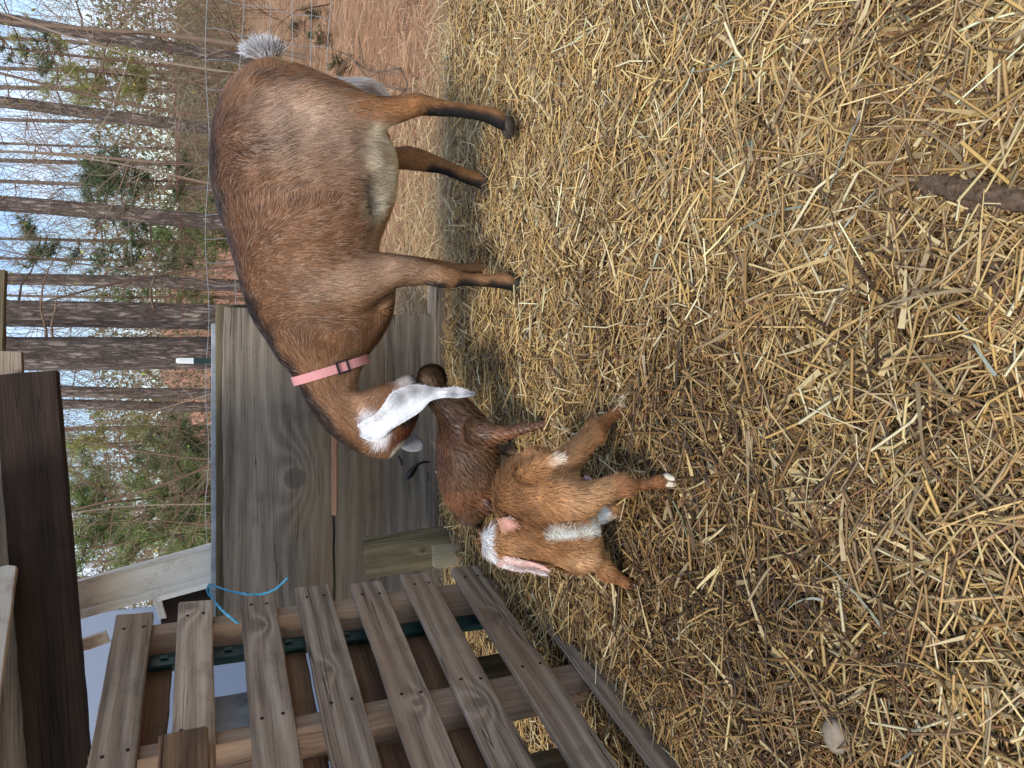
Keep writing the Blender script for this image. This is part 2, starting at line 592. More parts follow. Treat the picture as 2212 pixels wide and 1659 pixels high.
# translucent plastic sheet
mt, nt, b = new_mat('frosted_plastic_sheet', 0.5)
b.inputs['Base Color'].default_value = (0.55, 0.62, 0.72, 1)
tr = N(nt, 'ShaderNodeBsdfTranslucent')
tr.inputs[0].default_value = (0.6, 0.68, 0.8, 1)
mx = N(nt, 'ShaderNodeMixShader')
mx.inputs[0].default_value = 0.65
nt.links.new(b.outputs[0], mx.inputs[1]); nt.links.new(tr.outputs[0], mx.inputs[2])
nt.links.new(mx.outputs[0], nt.nodes['Material Output'].inputs[0])
M_PLASTIC = mt


# ------------------------------------------------------------------ ground
def bed_h(x, y):
    """height of the bedding surface"""
    p = np.stack([np.asarray(x, float), np.asarray(y, float), np.zeros_like(np.asarray(x, float))], -1)
    h = 0.030 + 0.012 * fnoise(p, 5.0, 1) + 0.006 * fnoise(p, 17.0, 2)
    h = h + 0.05 * np.exp(-(((p[:, 0] + 0.50) / 0.30) ** 2 + ((p[:, 1] - 1.95) / 0.35) ** 2))
    h = h + 0.03 * np.exp(-(((p[:, 0] + 0.15) / 0.5) ** 2 + ((p[:, 1] - 2.1) / 0.25) ** 2))
    h = h - 0.012 * np.exp(-(((p[:, 0] + 0.2) / 0.25) ** 2 + ((p[:, 1] - 1.05) / 0.22) ** 2))
    # trodden gutter along the foot of the pallet
    s_ = (p[:, 0] + 0.508) * 0.9654 + (p[:, 1] - 1.85) * (-0.2609)
    t_ = (p[:, 0] + 0.508) * (-0.2609) + (p[:, 1] - 1.85) * (-0.9654)
    h = h - 0.045 * np.exp(-((s_ - 0.03) / 0.10) ** 2) * np.clip((t_ - 0.28) / 0.2, 0, 1)
    return h


gv = []
gx = np.concatenate([[-400, -120, -40, -18], np.linspace(-10, 12, 56), [20, 45, 130, 400]])
gy = np.concatenate([[-60, -10, -2], np.linspace(0, 24, 61), [30, 45, 70, 120, 250, 900]])
XX, YY = np.meshgrid(gx, gy)
ZZ = -0.03 + 0.05 * fnoise(np.stack([XX.ravel(), YY.ravel(), 0 * XX.ravel()], -1), 0.9, 3).reshape(XX.shape) * np.clip((YY - 3) / 3, 0, 1)
nx_, ny_ = len(gx), len(gy)
vv = np.stack([XX.ravel(), YY.ravel(), ZZ.ravel()], -1)
ii = np.arange(nx_ * ny_).reshape(ny_, nx_)
ff = np.stack([ii[:-1, :-1].ravel(), ii[:-1, 1:].ravel(), ii[1:, 1:].ravel(), ii[1:, :-1].ravel()], -1)
tag(link('ground', fast_mesh('ground', vv, ff), M_FLOOR), kind='structure')

gx = np.linspace(-1.7, 2.2, 130); gy = np.linspace(-0.1, 2.55, 100)
XX, YY = np.meshgrid(gx, gy)
ZZ = bed_h(XX.ravel(), YY.ravel())
edge = np.clip((2.55 - YY.ravel()) / 0.10, 0, 1)
ZZ = ZZ * edge - 0.02 * (1 - edge)
vv = np.stack([XX.ravel(), YY.ravel(), ZZ], -1)
ii = np.arange(XX.size).reshape(XX.shape)
ff = np.stack([ii[:-1, :-1].ravel(), ii[:-1, 1:].ravel(), ii[1:, 1:].ravel(), ii[1:, :-1].ravel()], -1)
tag(link('soil', fast_mesh('soil', vv, ff), M_SOIL), kind='structure')

# red clay bank seen between the trunks
gx = np.linspace(-6, 9, 40); gy = np.linspace(17, 27, 24)
XX, YY = np.meshgrid(gx, gy)
pp = np.stack([XX.ravel(), YY.ravel(), 0 * XX.ravel()], -1)
zz = -0.3 + 2.5 * np.exp(-((XX.ravel() - 1.2) / 3.2) ** 2 - ((YY.ravel() - 22) / 2.6) ** 2) * (1 + 0.12 * fnoise(pp, 1.6, 2))
vv = np.stack([XX.ravel(), YY.ravel(), zz], -1)
ii = np.arange(XX.size).reshape(XX.shape)
ff = np.stack([ii[:-1, :-1].ravel(), ii[:-1, 1:].ravel(), ii[1:, 1:].ravel(), ii[1:, :-1].ravel()], -1)
tag(link('clay_bank', fast_mesh('clay_bank', vv, ff), M_CLAY), kind='structure')

# low wooded rise on the horizon
gx = np.linspace(-90, 90, 70); gy = np.linspace(42, 120, 24)
XX, YY = np.meshgrid(gx, gy)
pp = np.stack([XX.ravel(), YY.ravel(), 0 * XX.ravel()], -1)
zz = -0.4 + 4.2 * np.clip((YY.ravel() - 44) / 40, 0, 1) * (1 + 0.25 * fnoise(pp, 0.12, 3)) + 0.35 * np.abs(fnoise(pp, 1.3, 1)) * np.clip((YY.ravel() - 44) / 20, 0, 1)
vv = np.stack([XX.ravel(), YY.ravel(), zz], -1)
ii = np.arange(XX.size).reshape(XX.shape)
ff = np.stack([ii[:-1, :-1].ravel(), ii[:-1, 1:].ravel(), ii[1:, 1:].ravel(), ii[1:, :-1].ravel()], -1)
M_HILL = simple_noise_mat('winter_hill', lin(72, 62, 48), lin(106, 94, 72), 0.7, bump=0.8, dist=0.5)
tag(link('hills', fast_mesh('hills', vv, ff), M_HILL), kind='structure')

# ------------------------------------------------------------------ boards
def board_mesh(L, W, T, jit=0.0015, edge_amp=0.0, seed=0, nl=None, taper=0.0, wane=None):
    """sawn board along local x, width y, thickness z (face z = +T/2); chamfered, slightly uneven edges"""
    r = random.Random(seed)
    nl = nl or max(6, int(L / 0.05))
    ch = min(0.0025, T * 0.2)
    prof = [(-1, -1, 0, 1), (-1, -1, 1, 0), (-1, 1, 1, 0), (-1, 1, 0, 1), (1, 1, 0, 1), (1, 1, 1, 0), (1, -1, 1, 0), (1, -1, 0, 1)]
    # (sy, sz, inset y, inset z)
    prof = [(-1, -1, 0, ch), (-1, 1, 0, ch), (-1, 1, ch, 0), (1, 1, ch, 0), (1, 1, 0, ch), (1, -1, 0, ch), (1, -1, ch, 0), (-1, -1, ch, 0)]
    prof = [prof[0], prof[1], prof[2], None, prof[3], prof[4], prof[5], prof[6], None, prof[7]]
    o = r.uniform(0, 100)
    v, f = [], []
    K = len(prof)
    for i in range(nl + 1):
        x = -L / 2 + L * i / nl
        if i in (0, nl):
            x += 0
        e1 = edge_amp * mnoise.noise((x * 3.0, o, 0)) + 0.6 * edge_amp * mnoise.noise((x * 9.0, o, 3))
        e2 = edge_amp * mnoise.noise((x * 3.0, o + 20, 0)) + 0.6 * edge_amp * mnoise.noise((x * 9.0, o + 20, 3))
        w = W / 2 * (1 - taper * i / nl)
        for k, p in enumerate(prof):
            if p is None:
                sz = 1 if k == 3 else -1
                y = 0.1 * w; z = sz * T / 2
            else:
                sy, sz, iy, iz = p
                y = sy * (w - iy) + (e1 if sy < 0 else e2)
                z = sz * (T / 2 - iz)
            xx = x + (r.uniform(-1, 1) * 0.003 if i in (0, nl) else 0)
            v.append((xx, y + r.uniform(-jit, jit), z + r.uniform(-jit, jit) * 0.5))
    for i in range(nl):
        for k in range(K):
            a, c = i * K + k, i * K + (k + 1) % K
            f.append((a, c, c + K, a + K))
    f.append(tuple(range(K - 1, -1, -1)))
    f.append(tuple(nl * K + k for k in range(K)))
    me = bpy.data.meshes.new('board')
    me.from_pydata(v, [], [tuple(reversed(q)) for q in f])
    return me


_bseed = [100]


def board(name, p0, p1, wdir, W, T, mat, parent=None, edge_amp=0.001, jit=0.001, knot=None, taper=0.0, face=None):
    """board whose centre line runs p0 -> p1; wdir roughly across; its face looks along face = dir x wdir"""
    p0, p1 = np.asarray(p0, float), np.asarray(p1, float)
    d = p1 - p0
    L = np.linalg.norm(d); d = d / L
    n = unit(np.cross(d, np.asarray(wdir, float)))
    w = np.cross(n, d)
    _bseed[0] += 1
    me = board_mesh(L, W, T, jit, edge_amp, _bseed[0], taper=taper)
    me.materials.append(mat)
    o = bpy.data.objects.new(name, me)
    col.objects.link(o)
    mw = Matrix.Identity(4)
    c = (p0 + p1) / 2
    for i, a in enumerate((d, w, n)):
        mw.col[i][:3] = a
    mw.col[3][:3] = c
    o.matrix_world = mw
    if knot is None:
        o['knot_x'], o['knot_y'], o['knot_r'] = 0.0, 0.0, 0.0
    else:
        o['knot_x'], o['knot_y'], o['knot_r'] = knot
    if parent is not None:
        put(o, parent)
    return o


X_ = np.array([1.0, 0, 0]); Y_ = np.array([0, 1.0, 0]); Z_ = np.array([0, 0, 1.0])

# ------------------------------------------------------------------ pallet standing on edge as a side wall
PC = np.array([-0.508, 1.85, 0.0])             # near-wall corner on the ground
PDIR = unit(np.array([-0.190, -0.703, 0.0]))   # runs towards the viewer and left
PN = unit(np.array([0.703, -0.190, 0.0]))
LEAN = lambda z: -PN * (0.030 * z)      # face normal, towards the pen
PL = 0.86
pallet = thing('wooden_pallet', 'weathered grey wooden pallet standing on edge as the side wall of the pen', 'pallet',
               tuple(PC + PDIR * PL / 2))
slat_z = []
for xt_, xb_, yy_ in ((250, 330, 1320), (385, 460, 1298), (520, 596, 1285), (640, 715, 1265), (760, 828, 1247), (870, 934, 1235), (980, 1042, 1212), (1088, 1146, 1200)):
    za, zb = P(xt_, yy_, 1.85)[2], P(xb_, yy_, 1.85)[2]
    slat_z.append(((za + zb) / 2, abs(za - zb)))
slat_z = slat_z[::-1]
knots = [(0.1, 0.0, 0.012), (0.2, 0.0, 0.014), (-0.08, 0.006, 0.018), (-0.03, -0.01, 0.013), (0.1, 0.01, 0.012), (0.3, 0.0, 0.012), (0.42, 0.01, 0.018), (-0.2, 0, 0.016)]
nail_me = None
mbn = MB()
for k in range(2):
    pass
vN, fN = loft([((0, 0, -0.001), (0.0035, 0, 0), (0, 0.0035, 0)), ((0, 0, 0.0012), (0.0035, 0, 0), (0, 0.0035, 0))], 8)
mbn.add(vN, fN)
nail_me = mbn.mesh('nail'); nail_me.materials.append(M_NAIL)
string_t = [0.035, 0.425, 0.815]
for i, (zc, w) in enumerate(slat_z):
    off = random.uniform(-0.012, 0.012)
    s0 = PC + PDIR * (-0.02 + off) + Z_ * zc + PN * 0.009 + LEAN(zc)
    s1 = PC + PDIR * (PL + off) + Z_ * (zc + random.uniform(-0.004, 0.004)) + PN * 0.009 + LEAN(zc)
    sl = board('slat', s1, s0, Z_, w, 0.017, M_SLAT, pallet, edge_amp=0.0025, jit=0.0006, knot=knots[i])
    for st in string_t:
        for q in (-0.26, 0.24):
            nl_ = bpy.data.objects.new('nail', nail_me)
            col.objects.link(nl_)
            nl_.parent = sl
            L_ = PL + 0.02
            nl_.location = (L_ / 2 - 0.02 - st + random.uniform(-0.006, 0.006), q * w + random.uniform(-0.004, 0.004), 0.0088)
for st in string_t:
    b0 = PC + PDIR * st - PN * 0.045 + Z_ * 0.0
    board('stringer', b0 - Z_ * 0.02, b0 + Z_ * 0.985 + LEAN(1.0), np.cross(Z_, PN), 0.038, 0.088, M_STRING, pallet)
def on_back(x, y, off):
    d_ = ray(x, y); o_ = np.array([0, 0, CAM_H]); q_ = PC - PN * off
    return o_ + d_ * (np.dot(q_ - o_, PN) / np.dot(d_, PN))
for xa_, xb_ in ((296, 372), (600, 667), (746, 818), (898, 975)):
    za, zb = on_back(xa_, 1450, 0.1)[2], on_back(xb_, 1450, 0.1)[2]
    zc, w = (za + zb) / 2, abs(za - zb)
    s0 = PC + PDIR * 0.075 + Z_ * zc - PN * 0.1
    s1 = PC + PDIR * PL + Z_ * zc - PN * 0.1
    board('back_slat', s1, s0, Z_, w, 0.017, M_BACK, pallet, edge_amp=0.002)


# green steel post behind the pallet edge
tp = PC + PDIR * 0.10 - PN * 0.065
gp = thing('steel_fence_post', 'dark green steel fence post standing behind the edge of the pallet', 'post', tuple(tp))
def bar(name, c0, ax, by, h, mat, parent):
    v, f = loft([(np.array(c0), np.array(ax), np.array(by)), (np.array(c0) + np.array([0, 0, h]), np.array(ax), np.array(by))], 4, power=8)
    mb = MB(); mb.add(v, f)
    o = link(name, mb.mesh(name, False), mat)
    return put(o, parent)
bar('flange', tp - Z_ * 0.1, PDIR * 0.021, PN * 0.0025, 1.05, M_GREENMETAL, gp)
bar('web', tp - Z_ * 0.1 - PN * 0.018 + PDIR * 0.0, PDIR * 0.003, PN * 0.015, 1.05, M_GREENMETAL, gp)
for k in range(14):
    bar('stud', tp + PN * 0.006 + Z_ * (0.03 + k * 0.065), PDIR * 0.006, PN * 0.0035, 0.016, M_GREENMETAL, gp)

M_SPLINT = wood_mat('splintered_brown_wood', lin(168, 134, 98), lin(124, 94, 68), lin(70, 50, 36), freq=50, ring_mix=0.5, stain_amt=0.3)
# small rough offcut nailed over the upper slats
q0 = PC + PDIR * 0.45 + PN * 0.012 + Z_ * 0.835; 
o = board('splintered_offcut', q0 + PDIR * 0.35, q0, Z_, 0.078, 0.02, M_SPLINT, None, edge_amp=0.004)
tag(o, 'short splintered brown offcut fixed across the upper pallet slats', 'board')

# grey panel and plastic sheet behind the pallet
pb = PC - PN * 0.17
gz = on_back(490, 1450, 0.17)[2]
gpn = board('cement_board', pb + PDIR * 0.85 + Z_ * gz, pb + PDIR * 0.12 + Z_ * gz, Z_, 0.17, 0.012, M_GREYPANEL, None)
tag(gpn, 'pale grey cement board showing through a gap of the pallet', 'panel')
ps = board('plastic_sheet', np.array([-2.6, 2.85, 0.95]), np.array([P(200, 1325, 2.85)[0], 2.85, 0.95]), Z_, 1.3, 0.004, M_PLASTIC, None, edge_amp=0.01)
tag(ps, 'frosted pale blue plastic sheet hanging outside beyond the top of the pallet', 'sheet')
o = board('upright_stake', PC - PN * 0.16 + PDIR * 0.20 + Z_ * -0.05, PC - PN * 0.16 + PDIR * 0.20 + Z_ * 0.33, PDIR, 0.13, 0.02, M_MOSS, None, edge_amp=0.003)
tag(o, 'mossy upright board behind the lowest pallet gap near the green post', 'board')
for k, (t_, h_) in enumerate(((0.52, 0.20), (0.68, 0.17), (0.86, 0.19))):
    a0 = PC - PN * (0.15 + 0.02 * k) + PDIR * t_
    o = board('short_stake', a0 - Z_ * 0.05, a0 + Z_ * h_, PDIR, 0.06, 0.02, M_MOSS if k != 1 else M_STRING, None, edge_amp=0.003)
    tag(o, ['short mossy stake behind the pallet foot, nearest the green post', 'short pale stake in the middle behind the pallet foot',
            'short mossy stake behind the pallet foot, nearest the viewer'][k], 'stake', 'stakes behind the pallet foot')

# ------------------------------------------------------------------ plank wall at the back
WY = 2.46
wall = thing('plank_wall', 'wall of two wide grey weathered planks behind the goats', 'wall', tuple(P(950, 950, WY)))
def wall_plank(name, xt, xb, yr, yl, Y, mat, edge_amp, knot, T=0.035):
    a = (P(xt, yr, Y) + P(xb, yr, Y)) / 2; c = (P(xt, yl, Y) + P(xb, yl, Y)) / 2
    W = np.linalg.norm(P(xt, 1000, Y) - P(xb, 1000, Y))
    a[2] = c[2] = (a[2] + c[2]) / 2
    return board(name, c, a, Z_, W, T, mat, wall, edge_amp=edge_amp, knot=knot)
pl1 = wall_plank('plank', 482, 717, 668, 1335, WY, M_WALL, 0.006, (0.0, -0.02, 0.026))
pl2 = wall_plank('plank', 723, 940, 680, 1335, WY + 0.004, M_WALL, 0.003, (0.25, 0.03, 0.012))
# knot of the upper plank sits where the eye in the grain is
kw = pl1.matrix_world.inverted() if False else None
bpy.context.view_layer.update()
kp = pl1.matrix_world.inverted() @ Vector(P(635, 1032, WY))
pl1['knot_x'], pl1['knot_y'], pl1['knot_r'] = float(kp.x), float(kp.y), 0.040
# rear boards behind: a paler strip on top and a cedar strip in the joint
wall_plank('backing_board', 466, 700, 662, 1335, WY + 0.04, M_MOSS, 0.002, None, 0.03)
wall_plank('cap_strip', 456, 470, 700, 1335, WY + 0.065, M_GREYPANEL, 0.0, None, 0.02)
wall_plank('joint_strip', 715, 727, 940, 1112, WY - 0.010, M_CEDAR, 0.0, None, 0.02)
wall_plank('joint_strip', 705, 735, 1114, 1335, WY + 0.034, M_PALE, 0.0, None, 0.02)
o = wall_plank('notch_block', 934, 966, 690, 742, WY + 0.03, M_SILL, 0.001, None, 0.03)
# sill timber on the ground, running on to the right as a half buried log
s0 = P(972, 1420, WY - 0.03); s1 = P(985, 560, WY - 0.03)
zt = 0.045
o = board('sill_timber', np.array([s0[0], WY - 0.01, 0.045]), np.array([0.36, WY - 0.01, 0.035]), Z_, 0.10, 0.09, M_SILL, None, edge_amp=0.003, knot=(0.3, 0, 0.01))
tag(o, 'grey sill timber lying on the ground under the plank wall', 'timber')
o = board('threshold_log', np.array([0.90, WY + 0.05, -0.022]), np.array([1.50, WY + 0.09, -0.012]), Z_, 0.075, 0.09, M_SILL, None, edge_amp=0.014, jit=0.006)
tag(o, 'half buried weathered log between the straw and the pine needles', 'log')

# loose offcuts leaning in the corner between wall and pallet
a = P(790, 1200, 2.37); c = P(1030, 1165, 2.30)
o = board('bark_edged_offcut', P(1060, 1165, 2.16), P(788, 1206, 2.22), X_, 0.112, 0.03, M_MOSS, None, edge_amp=0.010, knot=(0.02, 0.0, 0.008))
tag(o, 'rough brown bark edged offcut leaning in the wall corner', 'board')
o = board('sawn_offcut', P(1060, 1190, 2.06), P(937, 1203, 2.08), X_, 0.062, 0.035, M_PALE, None, edge_amp=0.001)
tag(o, 'pale sawn board end standing in the straw beside the pallet', 'board')
o = board('wood_block', P(850, 1172, 2.30), P(786, 1176, 2.30), X_, 0.045, 0.03, M_PALE, None, edge_amp=0.001)
tag(o, 'small greenish wood block behind the bark edged offcut', 'block')

# cream painted door frame leaning outside behind the wall
df = thing('painted_door_frame', 'cream painted wooden frame with brown stains leaning behind the plank wall', 'frame', tuple(P(455, 1215, 2.62)))
board('stile', P(560, 1183, 2.62), P(40, 1330, 2.62), X_, 0.098, 0.03, M_CREAM, df)
board('edge_strip', P(560, 1150, 2.605), P(60, 1290, 2.605), X_, 0.016, 0.03, M_CREAM, df)
board('inner_strip', P(560, 1218, 2.605), P(60, 1359, 2.605), X_, 0.026, 0.03, M_CREAM, df)
board('lower_rail', P(560, 1232, 2.60), P(337, 1294, 2.60), X_, 0.018, 0.02, M_CREAM, df)
board('cross_rail', P(338, 1290, 2.60), P(352, 1335, 2.60), Z_, 0.022, 0.02, M_CREAM, df)
board('panel', P(600, 1265, 2.66), P(345, 1330, 2.66), X_, 0.10, 0.01, M_BEAM, df)

# ------------------------------------------------------------------ header, rafters and roof of the shelter
HY = 2.28
hb0 = P(58, 806, HY); hb1 = P(140, 1760, HY)
h = board('header_beam', hb1, hb0, Z_, 0.142, 0.045, M_BEAM, None, edge_amp=0.001, knot=(0.2, -0.01, 0.012))
tag(h, 'dark brown header beam with square cut end crossing above the pallet', 'beam')
o = board('cladding_board', P(-8, 1700, HY + 0.06) , P(-18, 760, HY + 0.06), Z_, 0.14, 0.025, M_SILL, None, edge_amp=0.003)
tag(o, 'grey weathered board above and behind the dark header beam', 'board')
o = board('roof_batten', P(-6, 800, HY + 0.25), P(-2, 585, HY + 0.25), Z_, 0.035, 0.03, M_MOSS, None, edge_amp=0.001)
tag(o, 'thin grey batten sticking out past the header beam end', 'batten')
o = board('cream_rafter', P(-40, 1650, 2.0), P(20, 1225, 2.20), Z_, 0.035, 0.03, M_CREAM, None)
tag(o, 'cream painted rafter in the upper corner above the header beam', 'rafter')
o = board('cream_batten_stub', P(232, 1375, 2.50), P(150, 1402, 2.50), X_, 0.036, 0.02, M_CREAM, None, edge_amp=0.002)
tag(o, 'split cream painted batten stub sticking up over the pallet', 'batten')
hz = hb1[2] + 0.14
mb = MB()
nr = 24
for i in range(nr + 1):
    for j in range(9):
        x = -2.6 + 2.3 * i / nr
        y = 1.15 + 1.3 * j / 8
        mb.v.append((x, y, 1.62 - 0.06 * (y - 0.3) + 0.008 * math.sin(x * 60)))
for i in range(nr):
    for j in range(8):
        a = i * 9 + j
        mb.f.append((a, a + 1, a + 10, a + 9))
me = mb.mesh('shelter_roof')
o = link('shelter_roof', me, M_ROOF)
so = o.modifiers.new('t', 'SOLIDIFY'); so.thickness = 0.01
tag(o, 'low sheet roof of the goat shelter above the header beam', 'roof')

# ------------------------------------------------------------------ blue twine
def curve_pts(pp, n=40):
    pp = np.array(pp)
    out = []
    m_ = len(pp)
    for i in range(m_ - 1):
        p0, p1, p2, p3 = pp[max(i - 1, 0)], pp[i], pp[i + 1], pp[min(i + 2, m_ - 1)]
        for t in np.linspace(0, 1, n // (m_ - 1), endpoint=False):
            out.append(0.5 * ((2 * p1) + (-p0 + p2) * t + (2 * p0 - 5 * p1 + 4 * p2 - p3) * t * t + (-p0 + 3 * p1 - 3 * p2 + p3) * t ** 3))
    out.append(pp[-1])
    return np.array(out)

tw = MB()
for pts in ([P(452, 1262, 2.40), P(470, 1268, 2.3), P(510, 1280, 1.84), P(560, 1284, 1.78), P(595, 1272, 1.76), P(621, 1248, 1.75)],
            [P(452, 1262, 2.40), P(458, 1290, 2.0), P(480, 1318, 1.70), P(515, 1347, 1.66)],
            [P(452, 1262, 2.40), P(447, 1275, 2.42), P(455, 1290, 2.45)]):
    c = curve_pts(pts, 36)
    for off in (0.0013, -0.0013):
        tw_a = np.arange(len(c)) * 1.1
        cc = c + np.stack([np.cos(tw_a) * off, 0 * tw_a, np.sin(tw_a) * off], -1)
        v, f = tube_path(cc, [0.0021] * len(cc), 6)
        tw.add(v, f)
o = link('baling_twine', tw.mesh('baling_twine'), M_TWINE)
tag(o, 'blue baling twine tied at the top corner of the pallet', 'twine')

# wet smears on the lower plank
sm = thing('wet_smear', 'wet black smear stuck to the lower plank beside the doe head', 'smear', tuple(P(890, 1015, WY - 0.02)))
sv = MB()
for pts, rad in (([(878, 1034), (885, 1026), (893, 1014), (902, 1003), (915, 998), (932, 998)], [0.004, 0.012, 0.011, 0.005, 0.004, 0.002]),
                 ([(860, 985), (866, 994), (868, 1006)], [0.003, 0.004, 0.002]), ([(923, 1022), (926, 1032), (921, 1041)], [0.0015, 0.002, 0.001])):
    c = [P(x, y, WY - 0.016) for x, y in pts]
    v, f = tube_path(c, rad, 8)
    v = [np.array([p[0], WY - 0.016 + (p[1] - (WY - 0.016)) * 0.35, p[2]]) for p in v]
    sv.add(v, f)
put(link('smear', sv.mesh('smear'), M_MUD), sm)

# ------------------------------------------------------------------ animals
def px_rings(lst):
    """(x1,y1, x2,y2, Y, half depth[, dY]) -> rings; the two plate points are opposite edges at depth Y"""
    out = []
    for q in lst:
        x1, y1, x2, y2, Y, hw = q[:6]
        a = P(x1, y1, Y); b = P(x2, y2, Y)
        c = (a + b) / 2
        out.append((c, (a - b) / 2, np.array([0, hw, 0])))
    return out


def turn_rings(rings, axis):
    """give the depth half-axis another direction"""
    ax = unit(np.asarray(axis, float))
    return [(c, a, ax * np.linalg.norm(b)) for c, a, b in rings]


def densify(rings, k=4):
    n = len(rings)
    A = [np.array([np.concatenate([np.asarray(q, float) for q in r])]) for r in rings]
    A = np.concatenate(A)
    out = []
    for i in range(n - 1):
        p0, p1, p2, p3 = A[max(i - 1, 0)], A[i], A[i + 1], A[min(i + 2, n - 1)]
        for t in np.linspace(0, 1, k, endpoint=False):
            out.append(0.5 * ((2 * p1) + (-p0 + p2) * t + (2 * p0 - 5 * p1 + 4 * p2 - p3) * t * t + (-p0 + 3 * p1 - 3 * p2 + p3) * t ** 3))
    out.append(A[-1])
    return [(q[:3], q[3:6], q[6:9]) for q in out]


def round_ends(rings, f=0.45):
    """small cap rings so that the ends close round"""
    def cap(r, nxt):
        c, a, b = [np.asarray(q, float) for q in r]
        d = unit(c - np.asarray(nxt[0], float)) * min(np.linalg.norm(a), np.linalg.norm(b)) * f
        return (c + d, a * 0.55, b * 0.55)
    return [cap(rings[0], rings[1])] + rings + [cap(rings[-1], rings[-2])]


def body_mesh(name, lofts, voxel, smooth_it=6, factor=0.5, power=2.2):
    bm_v, bm_f = [], []
    flow = []
    for rings, sgn in lofts:
        rd = densify(rings, 4)
        for i in range(len(rd)):
            j0, j1 = max(i - 1, 0), min(i + 1, len(rd) - 1)
            flow.append((rd[i][0], unit(rd[j1][0] - rd[j0][0]) * sgn))
        v, f = loft(round_ends(rd), 20, power)
        o = len(bm_v)
        bm_v.extend([tuple(p) for p in v]); bm_f.extend([tuple(i + o for i in q) for q in f])
    me = bpy.data.meshes.new(name + '_raw')
    me.from_pydata(bm_v, [], bm_f)
    bm = bmesh.new(); bm.from_mesh(me); bmesh.ops.recalc_face_normals(bm, faces=bm.faces); bm.to_mesh(me); bm.free()
    tmp = bpy.data.objects.new('tmp', me); col.objects.link(tmp)
    rm = tmp.modifiers.new('r', 'REMESH'); rm.mode = 'VOXEL'; rm.voxel_size = voxel
    sm_ = tmp.modifiers.new('s', 'SMOOTH'); sm_.factor = factor; sm_.iterations = smooth_it
    bpy.context.view_layer.update()
    dg = bpy.context.evaluated_depsgraph_get()
    res = bpy.data.meshes.new_from_object(tmp.evaluated_get(dg))
    bpy.data.objects.remove(tmp)
    res.name = name
    res.polygons.foreach_set('use_smooth', [True] * len(res.polygons))
    return res, flow


def mesh_np(me):
    co = np.zeros(len(me.vertices) * 3); me.vertices.foreach_get('co', co)
    no_ = np.zeros(len(me.vertices) * 3); me.vertices.foreach_get('normal', no_)
    return co.reshape(-1, 3), no_.reshape(-1, 3)


def set_cols(me, c):
    a = me.color_attributes.get('Col') or me.color_attributes.new('Col', 'FLOAT_COLOR', 'POINT')
    cc = np.ones((len(c), 4), dtype=np.float32); cc[:, :3] = c
    a.data.foreach_set('color', cc.ravel())


class Paint:
    """coat pattern: soft blobs of colour over a base, in body space (side view x, z and depth y)"""
    def __init__(self, base):
        self.base = np.asarray(base, float)
        self.blobs = []
        self.wob = None
        self.gain = 1.0

    def blob(self, c, p, r, s=1.0, sharp=2.0, wy=None):
        """p world point(s): one point or a polyline; r radius; distance measured in x,z with y weighted"""
        self.blobs.append((np.asarray(c, float), np.atleast_2d(np.asarray(p, float)), r, s, sharp, wy))
        return self

    def __call__(self, pts, wy=0.0, wob=0.012, seed=0):
        q = pts.copy()
        wob = self.wob if self.wob is not None else wob
        q[:, 0] += wob * fnoise(pts, 45, seed)
        q[:, 2] += wob * fnoise(pts, 45, seed + 1)
        c = np.tile(self.base, (len(pts), 1))
        for colr, poly, r, s, sharp, wyb in self.blobs:
            w = np.array([1, wy if wyb is None else wyb, 1])
            if len(poly) == 1:
                d = np.linalg.norm((q - poly[0]) * w, axis=1)
            else:
                d = np.full(len(q), 1e9)
                for a, b in zip(poly[:-1], poly[1:]):
                    ab = (b - a) * w
                    t = np.clip(((q - a) * w) @ ab / (ab @ ab + 1e-12), 0, 1)
                    d = np.minimum(d, np.linalg.norm((q - a) * w - t[:, None] * ab, axis=1))
            k = s * np.exp(-(d / r) ** (2 * sharp) * 0.7)
            c = c * (1 - k[:, None]) + colr * k[:, None]
        lum = c.mean(axis=1, keepdims=True)
        return c * (self.gain + (1 - self.gain) * np.clip((lum - 0.22) / 0.2, 0, 1))


